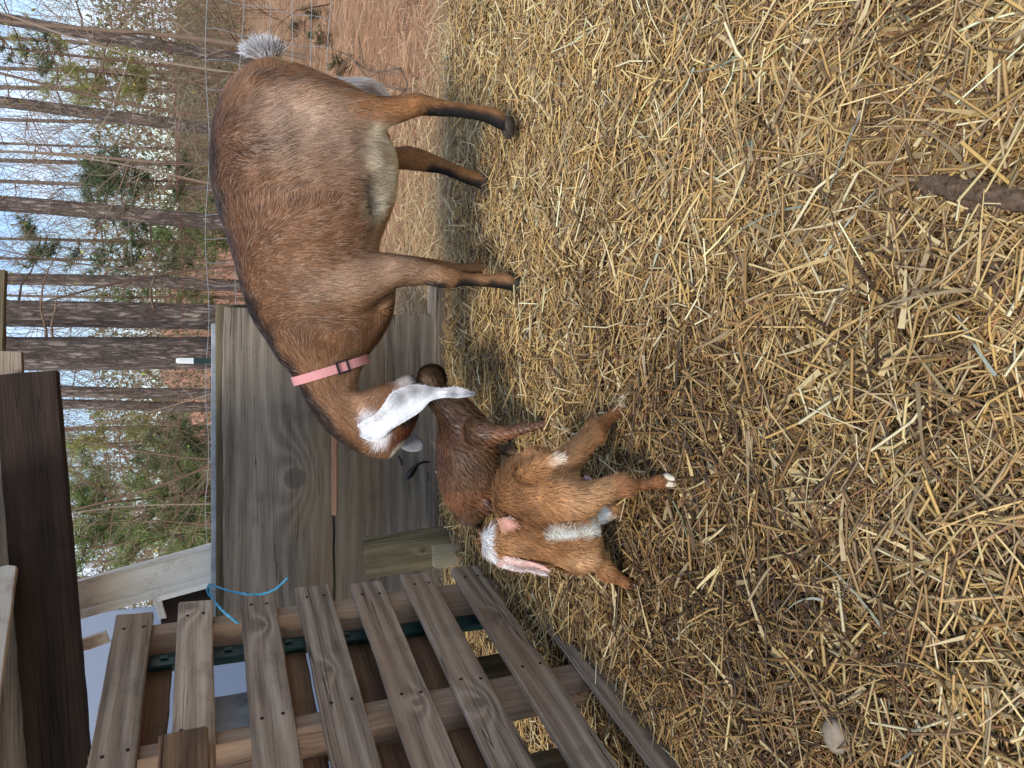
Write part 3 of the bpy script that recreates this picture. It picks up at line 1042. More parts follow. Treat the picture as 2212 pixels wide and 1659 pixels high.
def grow_fur(name, me, flow, n, length, width, paint, lift=0.22, gravity=0.35, jitter=0.25, wave=0.0, mat=None, parent=None,
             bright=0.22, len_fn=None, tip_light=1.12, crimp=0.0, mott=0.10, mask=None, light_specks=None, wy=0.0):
    co, no_ = mesh_np(me)
    me.calc_loop_triangles()
    tri = np.zeros(len(me.loop_triangles) * 3, dtype=np.int32)
    me.loop_triangles.foreach_get('vertices', tri)
    tri = tri.reshape(-1, 3)
    A, B, C = co[tri[:, 0]], co[tri[:, 1]], co[tri[:, 2]]
    area = np.linalg.norm(np.cross(B - A, C - A), axis=1)
    ti = rng.choice(len(tri), n, p=area / area.sum())
    r1, r2 = rng.random(n), rng.random(n)
    s = np.sqrt(r1)
    w0, w1, w2 = 1 - s, s * (1 - r2), s * r2
    p = A[ti] * w0[:, None] + B[ti] * w1[:, None] + C[ti] * w2[:, None]
    nn = unit(no_[tri[ti, 0]] * w0[:, None] + no_[tri[ti, 1]] * w1[:, None] + no_[tri[ti, 2]] * w2[:, None])
    kd = kdtree.KDTree(len(flow))
    for i, (c, d) in enumerate(flow):
        kd.insert(c, i)
    kd.balance()
    fd = np.array([d for _, d in flow])
    d = np.zeros((n, 3))
    for i in range(n):
        ns = kd.find_n(p[i], 4)
        a = np.zeros(3); 
        for _, ix, dist in ns:
            a += fd[ix] / (dist + 0.01)
        d[i] = a
    d = unit(d)
    d[:, 2] -= gravity
    d = d + jitter * rng.normal(size=(n, 3)) + 0.35 * np.stack([fnoise(p, 22, 1), fnoise(p, 22, 2), fnoise(p, 22, 3)], -1)
    d = d - nn * np.sum(d * nn, axis=1)[:, None]
    d = unit(d) + nn * lift
    d = unit(d)
    S = unit(np.cross(nn, d))
    L = length * rng.uniform(0.6, 1.25, n)
    if len_fn is not None:
        L = L * len_fn(p)
    W = width * rng.uniform(0.6, 1.3, n)
    c = paint(p, wy=wy)
    br = 1 + bright * rng.normal(size=n)
    br = np.clip(br, 0.45, 1.7)
    cl = 1 + 0.16 * fnoise(p, 120, 4) + mott * fnoise(p, 48, 6)
    c = c * (br * cl)[:, None]
    if light_specks is not None:
        fr, lc = light_specks(p)
        k = rng.random(n) < fr
        mixk = rng.uniform(0.15, 0.6, k.sum())[:, None]
        c[k] = c[k] * (1 - mixk) + lc * mixk
    if crimp:
        ph = np.sum(p * d, axis=1) * 0 + (p @ np.array([0.75, -0.3, -0.55])) * (2 * math.pi / 0.0105) + 3.4 * fnoise(p, 38, 2) + 1.5 * fnoise(p, 90, 3)
        cw = np.sin(ph)
        d = unit(d + nn * (0.22 * crimp * cw)[:, None])
        c = c * (1 + 0.30 * crimp * cw)[:, None]  # crimp shading put into hair colour: crests lighter, troughs darker
    wv = None
    if wave:
        wv = S * (wave * fnoise(p, 150, 5))[:, None]
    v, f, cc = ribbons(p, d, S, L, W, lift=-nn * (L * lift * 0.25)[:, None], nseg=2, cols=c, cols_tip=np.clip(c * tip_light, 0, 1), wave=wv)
    m2 = fast_mesh(name, v, f, cc)
    o = link(name, m2, mat or M_FUR)
    tag(o, kind='stuff')
    if parent is not None:
        put(o, parent)
    return o


def flat_part(name, secs, Y, thick, c_out, mat, parent, cup=0.006, dys=None, noise_c=0.08, inner=None):
    """ear-like sheet: sections of two plate edge points at depth Y (list or number), with thickness and cupping"""
    n = len(secs)
    ys = Y if isinstance(Y, (list, tuple)) else [Y] * n
    rings = []
    for (x1, y1, x2, y2), yy in zip(secs, ys):
        a, b = P(x1, y1, yy), P(x2, y2, yy)
        rings.append((a, b))
    A = np.array([np.concatenate(r) for r in rings])
    out = []
    for i in range(n - 1):
        p0, p1, p2, p3 = A[max(i - 1, 0)], A[i], A[i + 1], A[min(i + 2, n - 1)]
        for t in np.linspace(0, 1, 5, endpoint=False):
            out.append(0.5 * ((2 * p1) + (-p0 + p2) * t + (2 * p0 - 5 * p1 + 4 * p2 - p3) * t * t + (-p0 + 3 * p1 - 3 * p2 + p3) * t ** 3))
    out.append(A[-1])
    out = np.array(out)
    K = 9
    v, f, c = [], [], []
    m_ = len(out)
    for side in (1, -1):
        for i in range(m_):
            a, b = out[i, :3], out[i, 3:]
            for k in range(K):
                t = k / (K - 1)
                p = a * (1 - t) + b * t
                prof = math.sin(math.pi * t)
                end = min(1, (m_ - 1 - i) / 3 + 0.15)
                dy = -cup * prof - side * thick * 0.5 * math.sqrt(max(prof, 0)) * end
                v.append((p[0], p[1] + dy, p[2]))
                c.append((inner if (inner is not None and side == -1) else c_out))
    off = m_ * K
    for i in range(m_ - 1):
        for k in range(K - 1):
            q = (i * K + k, i * K + k + 1, (i + 1) * K + k + 1, (i + 1) * K + k)
            f.append(q); f.append(tuple(off + j for j in reversed(q)))
        for k in (0, K - 1):
            f.append((i * K + k, (i + 1) * K + k, off + (i + 1) * K + k, off + i * K + k))
    for i in (0, m_ - 1):
        for k in range(K - 1):
            f.append((i * K + k, i * K + k + 1, off + i * K + k + 1, off + i * K + k))
    mb = MB(); mb.v = v; mb.f = f
    me = mb.mesh(name)
    v = np.array(v)
    cc = np.array([np.asarray(q) for q in c]) * (1 + noise_c * fnoise(v, 90, 3))[:, None]
    set_cols(me, np.clip(cc, 0, 1))
    bm = bmesh.new(); bm.from_mesh(me); bmesh.ops.recalc_face_normals(bm, faces=bm.faces); bm.to_mesh(me); bm.free()
    o = link(name, me, mat)
    put(o, parent)
    return o, me


def ellipsoid(name, c, ax, mat, parent, seg=16, rows=10):
    """ax: three half-axis vectors"""
    v, f = [], []
    for i in range(rows + 1):
        t = math.pi * i / rows
        for j in range(seg):
            s = 2 * math.pi * j / seg
            v.append(np.asarray(c) + np.asarray(ax[2]) * math.cos(t) + math.sin(t) * (np.asarray(ax[0]) * math.cos(s) + np.asarray(ax[1]) * math.sin(s)))
    for i in range(rows):
        for j in range(seg):
            k = (j + 1) % seg
            f.append((i * seg + j, i * seg + k, (i + 1) * seg + k, (i + 1) * seg + j))
    mb = MB(); mb.add(v, f)
    o = link(name, mb.mesh(name), mat)
    put(o, parent)
    return o


def hoof(parent, c, direction, w, h, l, mat):
    """cloven hoof: two toes side by side, narrowing forward"""
    c = np.asarray(c, float); d = unit(np.array([direction[0], direction[1], 0.0])); s = np.array([-d[1], d[0], 0])
    for sg in (-1, 1):
        rings = []
        for t, ww, zz in ((0, 1, 1), (0.35, 1.05, 0.95), (0.7, 0.85, 0.7), (0.95, 0.45, 0.4)):
            cc = c + d * (l * (t - 0.35)) + s * sg * (w * 0.27 - 0.06 * w * t) + np.array([0, 0, h * zz / 2])
            rings.append((cc, s * w * 0.23 * ww, np.array([0, 0, h * zz / 2])))
        v, f = loft(rings, 10, 2.6)
        mb = MB(); mb.add(v, f)
        put(link('hoof', mb.mesh('hoof'), mat), parent)


# ---------------------------------------------------------------- the doe
DY = 1.88
doe = thing('doe_goat', 'large brown doe goat with long white ears bending her head down to lick a kid', 'goat', (0.35, DY, 0.04))
NY = 1.735   # near leg plane
FY = 1.99    # far leg plane
torso = px_rings([
    (566, 130, 628, 146, DY, 0.035), (528, 153, 690, 176, DY, 0.085), (492, 185, 760, 208, DY, 0.125), (468, 230, 812, 240, DY, 0.16),
    (454, 290, 828, 292, DY, 0.19), (452, 345, 848, 345, DY, 0.2), (457, 400, 853, 402, DY, 0.205), (469, 450, 845, 452, DY, 0.2),
    (486, 500, 826, 502, DY, 0.19), (502, 550, 812, 548, DY, 0.175), (515, 600, 838, 592, DY, 0.165), (527, 645, 850, 638, DY, 0.145),
    (545, 690, 846, 684, DY - 0.01, 0.122), (572, 730, 822, 732, DY - 0.02, 0.100), (602, 778, 796, 764, DY - 0.04, 0.078),
    (640, 822, 786, 786, DY - 0.06, 0.064), (668, 880, 772, 822, DY - 0.08, 0.056), (708, 932, 776, 852, DY - 0.1, 0.052),
    (756, 968, 792, 880, DY - 0.115, 0.050), (806, 986, 812, 905, DY - 0.125, 0.047), (840, 982, 828, 915, DY - 0.13, 0.04)])
hind_near = px_rings([
    (560, 190, 640, 330, NY + 0.03, 0.06), (640, 172, 715, 325, NY + 0.01, 0.075), (715, 190, 775, 305, NY, 0.06), (768, 200, 805, 290, NY, 0.048), (820, 211, 838, 274, NY, 0.036),
    (870, 207, 882, 258, NY, 0.028), (893, 201, 903, 250, NY, 0.027), (925, 207, 932, 250, NY, 0.024), (965, 218, 968, 252, NY, 0.019), (1010, 224, 1012, 257, NY, 0.018),
    (1050, 228, 1056, 266, NY, 0.020), (1066, 232, 1074, 276, NY, 0.022), (1084, 244, 1090, 284, NY, 0.02)])
hind_far = px_rings([
    (700, 240, 760, 380, FY, 0.06), (790, 300, 810, 385, FY, 0.045), (848, 318, 852, 366, FY, 0.03), (876, 314, 890, 368, FY, 0.027), (910, 322, 922, 372, FY, 0.024), (945, 336, 955, 376, FY, 0.019),
    (995, 358, 1003, 396, FY, 0.018), (1028, 370, 1036, 407, FY, 0.02), (1050, 385, 1058, 415, FY, 0.019)])
fore_near = px_rings([
    (640, 560, 690, 690, NY + 0.05, 0.05), (740, 550, 765, 680, NY + 0.03, 0.06), (810, 548, 822, 645, NY + 0.015, 0.05), (852, 551, 858, 622, NY, 0.038), (890, 556, 893, 618, NY, 0.031),
    (925, 566, 927, 617, NY, 0.026), (955, 572, 958, 623, NY, 0.026), (980, 578, 984, 622, NY, 0.024), (1003, 588, 1006, 618, NY, 0.018), (1058, 592, 1062, 622, NY, 0.018),
    (1084, 588, 1090, 625, NY, 0.021), (1102, 592, 1108, 629, NY, 0.020)])
fore_far = px_rings([
    (760, 540, 770, 640, FY, 0.05), (850, 548, 855, 605, FY, 0.032), (920, 556, 925, 600, FY, 0.026), (955, 562, 960, 600, FY, 0.024), (990, 568, 994, 596, FY, 0.018),
    (1035, 563, 1038, 590, FY, 0.018), (1062, 560, 1068, 592, FY, 0.02), (1078, 566, 1082, 594, FY, 0.02)])
HDY = DY - 0.135
head = px_rings([
    (792, 925, 846, 988, HDY, 0.042), (796, 905, 868, 962, HDY, 0.054), (806, 880, 890, 930, HDY, 0.055), (822, 856, 905, 893, HDY, 0.047),
    (842, 836, 908, 860, HDY, 0.038), (860, 818, 906, 838, HDY, 0.032), (877, 809, 902, 824, HDY, 0.027)])
jaw = px_rings([(768, 850, 800, 905, HDY, 0.035), (800, 838, 835, 880, HDY, 0.035), (838, 826, 862, 850, HDY, 0.03)])
udder = px_rings([(690, 176, 730, 215, FY - 0.03, 0.05), (735, 174, 745, 230, FY - 0.03, 0.055), (785, 175, 790, 235, FY - 0.04, 0.06), (822, 188, 824, 250, FY - 0.05, 0.045), (840, 210, 844, 255, FY - 0.05, 0.03)])
tailc = px_rings([(625, 150, 575, 120, DY, 0.03), (600, 128, 555, 108, DY, 0.022), (580, 112, 548, 96, DY, 0.015)])
brisket = px_rings([(770, 640, 850, 625, DY - 0.03, 0.10), (775, 690, 838, 690, DY - 0.03, 0.08), (760, 745, 800, 745, DY - 0.04, 0.05)])
shoulder = px_rings([(560, 620, 640, 690, DY - 0.13, 0.03), (640, 590, 720, 700, DY - 0.14, 0.035), (720, 570, 800, 680, DY - 0.13, 0.035)])
lofts = [(torso, -1), (hind_near, 1), (hind_far, 1), (fore_near, 1), (fore_far, 1), (head, -1), (jaw, -1), (udder, 1), (tailc, 1), (brisket, 1)]
doe_me, doe_flow = body_mesh('body', lofts, 0.0072, 12, 0.5)

BR = lin(140, 98, 64)
dp = Paint(BR); dp.wob = 0.006; dp.gain = 0.86
Q = lambda x, y: P(x, y, DY)
QN = lambda x, y: P(x, y, NY)
QF = lambda x, y: P(x, y, FY)
QH = lambda x, y: P(x, y, HDY)
QS = lambda x, y: P(x, y, 1.74)
dp.blob(lin(164, 112, 66), [Q(620, 200), Q(760, 250)], 0.10, 0.7, 1)            # tan thigh
dp.blob(lin(128, 86, 56), [Q(500, 300), Q(520, 480), Q(560, 600)], 0.06, 0.6, 1)
dp.blob(lin(190, 166, 144), [Q(590, 310), Q(690, 335), Q(760, 370)], 0.060, 0.5, 1)   # roan flank
dp.blob(lin(78, 52, 36), [Q(515, 372), Q(575, 358)], 0.035, 0.75, 1)  # shade of the flank hollow painted into the coat
dp.blob(lin(96, 62, 40), [Q(480, 300), Q(470, 380), Q(500, 470), Q(530, 560)], 0.035, 0.55, 1)
dp.blob(lin(102, 64, 38), [Q(560, 210), Q(640, 220)], 0.035, 0.45, 1)
dp.blob(lin(172, 140, 112), [Q(660, 640), Q(740, 620)], 0.045, 0.5, 1)
dp.blob(lin(100, 66, 44), [Q(600, 640), Q(580, 700), Q(640, 720)], 0.035, 0.5, 1)
dp.blob(lin(122, 80, 52), [Q(640, 520), Q(720, 540), Q(700, 450)], 0.07, 0.5, 1)
dp.blob(lin(184, 146, 114), [Q(800, 585), Q(880, 590)], 0.05, 0.6, 1)           # roan upper foreleg
dp.blob(lin(116, 80, 54), [Q(700, 700), Q(780, 700), Q(830, 650)], 0.045, 0.6, 1)
dp.blob(lin(166, 116, 72), [Q(860, 240), Q(1050, 255)], 0.04, 0.8, 2)
dp.blob(lin(168, 124, 84), [Q(900, 590), Q(1100, 610)], 0.04, 0.7, 2)
dp.blob(lin(160, 112, 70), [QF(860, 340), QF(1050, 395)], 0.035, 0.8, 2)
dp.blob(lin(244, 230, 200), [QS(836, 312), QS(838, 350), QS(840, 405), QS(832, 440)], 0.062, 1.0, 2.5)   # cream belly
dp.blob(lin(218, 196, 158), [QS(815, 318), QS(830, 340)], 0.016, 0.9, 2)
dp.blob(lin(186, 154, 112), [QS(850, 460), QS(828, 508)], 0.026, 0.9, 2)
dp.blob(lin(170, 118, 74), [QN(770, 245), QN(820, 243), QN(860, 234)], 0.034, 1.0, 4)
dp.blob(lin(58, 42, 34), [QS(780, 395), QS(790, 430), QS(800, 460)], 0.016, 0.85, 1.5)   # shade in the belly fold, painted into the coat
dp.blob(lin(252, 242, 230), [P(715, 184, FY - 0.03), P(790, 186, FY - 0.04), P(832, 205, FY - 0.05)], 0.055, 1.0, 2.5, 1.0)   # white escutcheon
dp.blob(lin(40, 34, 32), [Q(446, 345), Q(451, 405), Q(476, 500), Q(496, 560), Q(517, 640), Q(540, 692), Q(578, 752), Q(622, 818), Q(662, 888), Q(708, 942), Q(760, 980), Q(808, 998)], 0.018, 0.95, 2)
dp.blob(lin(70, 50, 40), [Q(450, 345), Q(452, 290), Q(465, 235)], 0.012, 0.6, 2)
BK = lin(36, 33, 32)
dp.blob(BK, [QN(930, 252), QN(1000, 258), QN(1050, 268), QN(1105, 292)], 0.023, 1.0, 3, 0.5)
dp.blob(BK, [QF(930, 376), QF(1000, 400), QF(1036, 412), QF(1062, 425)], 0.023, 1.0, 3, 0.5)
dp.blob(BK, [QN(920, 620), QN(945, 626)], 0.018, 0.95, 3, 0.5)
dp.blob(BK, [QN(990, 620), QN(1060, 624), QN(1125, 638)], 0.021, 1.0, 3, 0.5)
dp.blob(BK, [QF(1000, 598), QF(1080, 602)], 0.018, 0.95, 3, 0.5)
dp.blob(lin(238, 214, 170), [Q(622, 132), Q(612, 150), Q(600, 126)], 0.016, 0.95, 2)
dp.blob(lin(214, 200, 190), [Q(580, 118), Q(556, 100)], 0.024, 0.9, 2)
# head
dp.blob(lin(168, 116, 78), [QH(800, 860), QH(850, 845)], 0.045, 0.8, 1)
dp.blob(lin(178, 138, 106), [QH(785, 800), QH(770, 850)], 0.03, 0.6, 1)
dp.blob(lin(232, 226, 224), [QH(790, 900), QH(800, 932), QH(815, 944)], 0.022, 1.0, 2)
dp.blob(lin(106, 58, 34), [QH(860, 950), QH(900, 890)], 0.03, 0.9, 2)
dp.blob(lin(28, 20, 18), [QH(905, 905), QH(915, 870)], 0.02, 0.85, 2)
dp.blob(lin(228, 220, 196), [QH(852, 975), QH(876, 960)], 0.013, 1.0, 2.5)
dp.blob(lin(40, 36, 38), [QH(868, 915), QH(880, 905)], 0.009, 0.9, 2)
dp.blob(lin(196, 184, 178), [QH(872, 818), QH(888, 835)], 0.026, 0.9, 2)
dp.blob(lin(110, 98, 98), [QH(895, 815), QH(905, 825)], 0.014, 0.8, 2)
dv, dn = mesh_np(doe_me)
# bone and muscle relief: hollows and bumps on the flank, hip, shoulder and joints
for pts_, rad_, amt_ in (([QS(530, 372), QS(575, 362)], 0.042, -0.020), ([QS(640, 318), QS(720, 316), QS(790, 300)], 0.030, -0.012), ([QS(640, 545), QS(720, 545), QS(780, 540)], 0.028, -0.009),
                         ([QS(490, 275), QS(520, 292)], 0.032, 0.014), ([QS(560, 175)], 0.03, 0.010), ([QS(590, 640), QS(680, 650)], 0.03, 0.008), ([QS(770, 600)], 0.035, 0.007),
                         ([QS(700, 740), QS(760, 745)], 0.022, -0.008), ([QS(620, 730), QS(690, 760)], 0.03, 0.005), ([QS(790, 425), QS(802, 455)], 0.022, -0.016),
                         ([P(958, 600, NY - 0.02)], 0.02, 0.004), ([P(895, 225, NY - 0.02)], 0.02, 0.003), ([P(1085, 255, NY - 0.02)], 0.018, 0.003), ([P(1105, 608, NY - 0.02)], 0.018, 0.003)):
    pts_ = np.array(pts_)
    dd_ = np.full(len(dv), 1e9)
    for a_, b_ in zip(pts_, pts_[1:] if len(pts_) > 1 else pts_):
        ab_ = b_ - a_
        t_ = np.clip((dv - a_) @ ab_ / (ab_ @ ab_ + 1e-9), 0, 1)
        q_ = dv - a_ - t_[:, None] * ab_
        dd_ = np.minimum(dd_, np.sqrt(q_[:, 0] ** 2 + q_[:, 2] ** 2 + (0.45 * q_[:, 1]) ** 2))
    dv = dv + dn * (amt_ * np.exp(-(dd_ / rad_) ** 2))[:, None]
rib_ = np.exp(-((dv[:, 0] - Q(600, 480)[0]) / 0.11) ** 2 - ((dv[:, 2] - Q(620, 480)[2]) / 0.12) ** 2)
dv = dv + dn * (0.0022 * rib_ * np.sin((dv[:, 0] + 0.25 * dv[:, 2]) * 2 * math.pi / 0.036))[:, None]
doe_me.vertices.foreach_set('co', dv.astype(np.float32).ravel()); doe_me.update()
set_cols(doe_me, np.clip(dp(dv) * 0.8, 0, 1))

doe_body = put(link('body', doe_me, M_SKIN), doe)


def doe_specks(p):
    f = 0.07 + 0 * p[:, 0]
    for (x, y, r, s) in ((620, 320, 0.11, 0.65), (720, 350, 0.10, 0.7), (560, 250, 0.08, 0.2), (680, 430, 0.12, 0.3), (800, 590, 0.09, 0.55), (880, 590, 0.06, 0.5), (690, 650, 0.1, 0.18), (600, 500, 0.14, 0.16), (780, 860, 0.06, 0.4)):
        c = P(x, y, DY)
        f = f + s * np.exp(-(((p[:, 0] - c[0]) ** 2 + (p[:, 2] - c[2]) ** 2) / r ** 2))
    return np.clip(f, 0, 0.75) * np.clip((p[:, 2] - 0.22) / 0.08, 0, 1), lin(186, 160, 138)


def doe_len(p):
    c = Q(610, 800)
    L = np.ones(len(p))
    lower = np.clip((0.42 - p[:, 2]) / 0.1, 0, 1)
    L = L * (1 - 0.62 * lower)
    hd = np.exp(-(((p[:, 0] - QH(850, 890)[0]) ** 2 + (p[:, 2] - QH(850, 890)[2]) ** 2) / 0.12 ** 2))
    L = L * (1 - 0.6 * hd)
    belly = np.exp(-(((p[:, 0] - Q(850, 380)[0]) ** 2 / 0.15 ** 2 + (p[:, 2] - Q(850, 380)[2]) ** 2 / 0.05 ** 2)))
    return L * (1 + 0.5 * belly)


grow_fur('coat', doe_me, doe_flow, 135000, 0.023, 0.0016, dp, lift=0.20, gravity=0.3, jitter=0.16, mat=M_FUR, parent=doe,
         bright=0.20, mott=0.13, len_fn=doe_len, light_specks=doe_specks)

WHT = lin(222, 221, 221); GRYE = lin(132, 131, 132)
ear, ear_me = flat_part('ear', [(772, 918, 778, 944), (792, 904, 806, 954), (806, 898, 826, 946), (824, 880, 845, 928), (843, 851, 874, 911), (866, 838, 907, 890), (898, 830, 928, 868),
                                (932, 836, 948, 861), (956, 838, 966, 859), (978, 836, 986, 860), (1000, 839, 1006, 858), (1020, 846, 1024, 855)],
                        [1.715, 1.695, 1.68, 1.665, 1.65, 1.635, 1.62, 1.61, 1.60, 1.595, 1.59, 1.59], 0.006, WHT, M_SKIN, doe, cup=-0.010, noise_c=0.07)
ev, en = mesh_np(ear_me)
ec = np.tile(WHT, (len(ev), 1))
gk = np.zeros(len(ev))
for a, r in (((858, 862), 0.02), ((885, 845), 0.022), ((915, 842), 0.02), ((960, 850), 0.015), ((990, 845), 0.02), ((1010, 850), 0.02)):
    c = P(*a, 1.66)
    gk = np.maximum(gk, np.exp(-((ev[:, 0] - c[0]) ** 2 + (ev[:, 2] - c[2]) ** 2) / r ** 2))
ec = ec * (1 - 0.9 * gk[:, None]) + GRYE * 0.9 * gk[:, None]
pk = P(952, 842, 1.645)
kk = np.exp(-((ev[:, 0] - pk[0]) ** 2 + (ev[:, 2] - pk[2]) ** 2) / 0.012 ** 2)[:, None] * 0.7
ec = ec * (1 - kk) + lin(214, 160, 152) * kk
set_cols(ear_me, np.clip(ec * (1 + 0.07 * fnoise(ev, 160, 2))[:, None], 0, 1))
pe = Paint(WHT)
pe.__class__.__call__
class EarPaint:
    def __call__(self, p, wy=0.0):
        c = np.tile(WHT, (len(p), 1)) * 0.95
        g = np.zeros(len(p))
        for a, r in (((858, 862), 0.02), ((885, 845), 0.022), ((915, 842), 0.02), ((960, 850), 0.015), ((990, 845), 0.02), ((1010, 850), 0.02)):
            q = P(*a, 1.66)
            g = np.maximum(g, np.exp(-((p[:, 0] - q[0]) ** 2 + (p[:, 2] - q[2]) ** 2) / r ** 2))
        return c * (1 - 0.9 * g[:, None]) + GRYE * 0.9 * g[:, None]
ear_flow = [(P(x, y, 1.66), unit(P(x + 20, y - 12, 1.66) - P(x, y, 1.66))) for x, y in ((800, 925), (830, 905), (860, 875), (890, 860), (920, 850), (950, 850), (980, 848), (1010, 850))]
fo = grow_fur('ear_hair', ear_me, ear_flow, 9000, 0.009, 0.0014, EarPaint(), lift=0.12, gravity=0.1, jitter=0.15, mat=M_FUR, parent=doe, bright=0.12)
fo.parent = None; put(fo, doe)
ear2, ear2_me = flat_part('ear', [(850, 935, 862, 965), (868, 938, 878, 974), (888, 938, 896, 976), (904, 944, 908, 972), (912, 952, 914, 966)], HDY + 0.06, 0.006, GRYE, M_SKIN, doe, cup=0.006)
ellipsoid('eye', P(866, 914, HDY - 0.052), [(0.010, 0, 0), (0, 0.006, 0), (0, 0, 0.009)], M_EYE, doe)
for c, dr in ((G(1112, 268, 0.03), (-1, -0.05)), (G(1062, 402, 0.04), (-1, 0)), (G(1132, 618, 0.03), (-1, -0.1)), (G(1082, 580, 0.04), (-1, 0))):
    pass
hoof(doe, QN(1096, 272) - Z_ * 0.014, (-1, -0.05), 0.042, 0.032, 0.048, M_HOOF)
hoof(doe, QF(1050, 402) - Z_ * 0.012, (-1, -0.05), 0.042, 0.032, 0.048, M_HOOF)
hoof(doe, QN(1112, 612) - Z_ * 0.016, (-1, -0.1), 0.042, 0.032, 0.048, M_HOOF)
hoof(doe, QF(1078, 580) - Z_ * 0.018, (-1, -0.05), 0.042, 0.032, 0.048, M_HOOF)

# tail tuft: a fan of long grey, white and black hairs
nt_ = 2600
tb = P(585, 128, DY)
fan = rng.uniform(0, 1, nt_)
roots = np.array([P(598 - 40 * t, 128 - 12 * abs(t - 0.5) + rng.uniform(-10, 8), DY + rng.uniform(-0.025, 0.025)) for t in fan])
tips = np.array([P(612 - 96 * t + rng.normal() * 3, 100 - 22 * math.sin(math.pi * min(max(t, 0), 1)) + 8 * t + rng.normal() * 4, DY + rng.normal() * 0.03) for t in fan])
d = tips - roots
L = np.linalg.norm(d, axis=1) * rng.uniform(0.7, 1.1, nt_)
cA = np.where((rng.random(nt_) < 0.12 + 0.3 * (fan < 0.2))[:, None], lin(48, 48, 52), np.where((rng.random(nt_) < 0.62)[:, None], lin(250, 248, 246), lin(200, 200, 204)))
pinkish = (rng.random(nt_) < 0.3)[:, None]
cR = np.where(pinkish, lin(214, 180, 164), cA)
dd = unit(d)
v, f, cc = ribbons(roots, dd, unit(np.cross(dd, np.tile([0, 1, 0.2], (nt_, 1)))), L, np.full(nt_, 0.0026), lift=rng.normal(size=(nt_, 3)) * 0.006, cols=cR, cols_tip=cA)
put(tag(link('tail_tuft', fast_mesh('tail_tuft', v, f, cc), M_FUR), kind='stuff'), doe)

# collar
ca, cb = P(640, 822, DY - 0.06), P(787, 776, DY - 0.06)
cen = (ca + cb) / 2; ax = (ca - cb) / 2 * 1.05; by = np.array([0, -0.069, 0])
nd = unit(np.cross(ax, by))
v, f = [], []
K = 48
for i in range(K):
    t = 2 * math.pi * i / K
    ct, st_ = math.cos(t), math.sin(t)
    k = (abs(ct) ** 2.2 + abs(st_) ** 2.2) ** (-1 / 2.2)
    p = cen + (ax * ct + by * st_) * k
    o_ = unit(p - cen)
    for s, h_ in ((-1, 0.0), (-1, 0.0022), (1, 0.0022), (1, 0.0)):
        v.append(p + nd * s * 0.0105 + o_ * (h_ + 0.003))
for i in range(K):
    j = (i + 1) % K
    for k in range(4):
        l = (k + 1) % 4
        f.append((i * 4 + k, i * 4 + l, j * 4 + l, j * 4 + k))
mb = MB(); mb.add(v, f)
collar = put(link('collar', mb.mesh('collar', False), M_PINK), doe)
# buckle: square slide with a middle bar
t = math.radians(100)
bc = cen + (ax * math.cos(t) + by * math.sin(t)) * (abs(math.cos(t)) ** 2.2 + abs(math.sin(t)) ** 2.2) ** (-1 / 2.2)
bo = unit(bc - cen); bt = unit(np.cross(nd, bo))
mb = MB()
for c_, a_, b_ in ((bt * 0.013, bt * 0.0025, nd * 0.0155), (-bt * 0.013, bt * 0.0025, nd * 0.0155), (nd * 0.0135, bt * 0.0155, nd * 0.0022), (-nd * 0.0135, bt * 0.0155, nd * 0.0022)):
    c0 = bc + c_ + bo * 0.0065
    v, f = loft([(c0 - bo * 0.0018, a_, b_), (c0 + bo * 0.0018, a_, b_)], 8, 6)
    mb.add(v, f)
bk = link('buckle', mb.mesh('buckle', False), M_BUCKLE)
bk.parent = collar

# ---------------------------------------------------------------- dark kid behind
kb = thing('dark_kid_goat', 'damp dark brown newborn kid standing under the doe, licked on its head', 'kid goat', tuple(P(1060, 990, 1.72)))
tors = px_rings([
    (985, 1118, 1030, 1128, 1.84, 0.030), (966, 1090, 1062, 1096, 1.815, 0.052), (952, 1048, 1078, 1056, 1.78, 0.064), (947, 1004, 1074, 1008, 1.745, 0.068), (947, 960, 1066, 962, 1.715, 0.066),
    (950, 922, 1062, 928, 1.695, 0.060), (942, 896, 1044, 900, 1.695, 0.050), (926, 872, 1020, 872, 1.70, 0.042), (914, 852, 992, 850, 1.71, 0.037), (908, 836, 966, 834, 1.72, 0.034)])
nk = turn_rings(px_rings([(908, 832, 958, 832, 1.69, 0.022), (903, 824, 962, 824, 1.705, 0.034), (903, 820, 962, 820, 1.735, 0.036), (910, 816, 958, 816, 1.77, 0.03), (922, 812, 954, 812, 1.81, 0.02)]), X_)
lg1 = px_rings([(1010, 905, 1020, 965, 1.63, 0.04), (1055, 912, 1062, 960, 1.615, 0.034), (1085, 919, 1090, 950, 1.60, 0.026), (1110, 916, 1116, 942, 1.59, 0.020), (1144, 912, 1149, 933, 1.575, 0.015),
                (1172, 907, 1178, 925, 1.56, 0.013), (1190, 900, 1196, 920, 1.55, 0.013)])
lg2 = px_rings([(1020, 950, 1020, 1000, 1.76, 0.035), (1062, 957, 1066, 985, 1.75, 0.02), (1100, 964, 1104, 984, 1.73, 0.014), (1128, 969, 1134, 987, 1.715, 0.012), (1142, 972, 1148, 990, 1.71, 0.012)])
lg3 = px_rings([(990, 1095, 1010, 1130, 1.85, 0.035), (1005, 1112, 1032, 1142, 1.86, 0.026), (1018, 1126, 1036, 1150, 1.87, 0.018), (1040, 1132, 1050, 1152, 1.87, 0.014), (1075, 1130, 1080, 1150, 1.86, 0.012)])
lg4 = px_rings([(1030, 1070, 1050, 1110, 1.76, 0.035), (1070, 1080, 1080, 1105, 1.755, 0.02), (1120, 1078, 1122, 1096, 1.75, 0.013), (1135, 1078, 1138, 1096, 1.74, 0.012)])
kb_me, kb_flow = body_mesh('body', [(tors, -1), (nk, -1), (lg1, 1), (lg2, 1), (lg3, 1), (lg4, 1)], 0.0052, 5, 0.5)
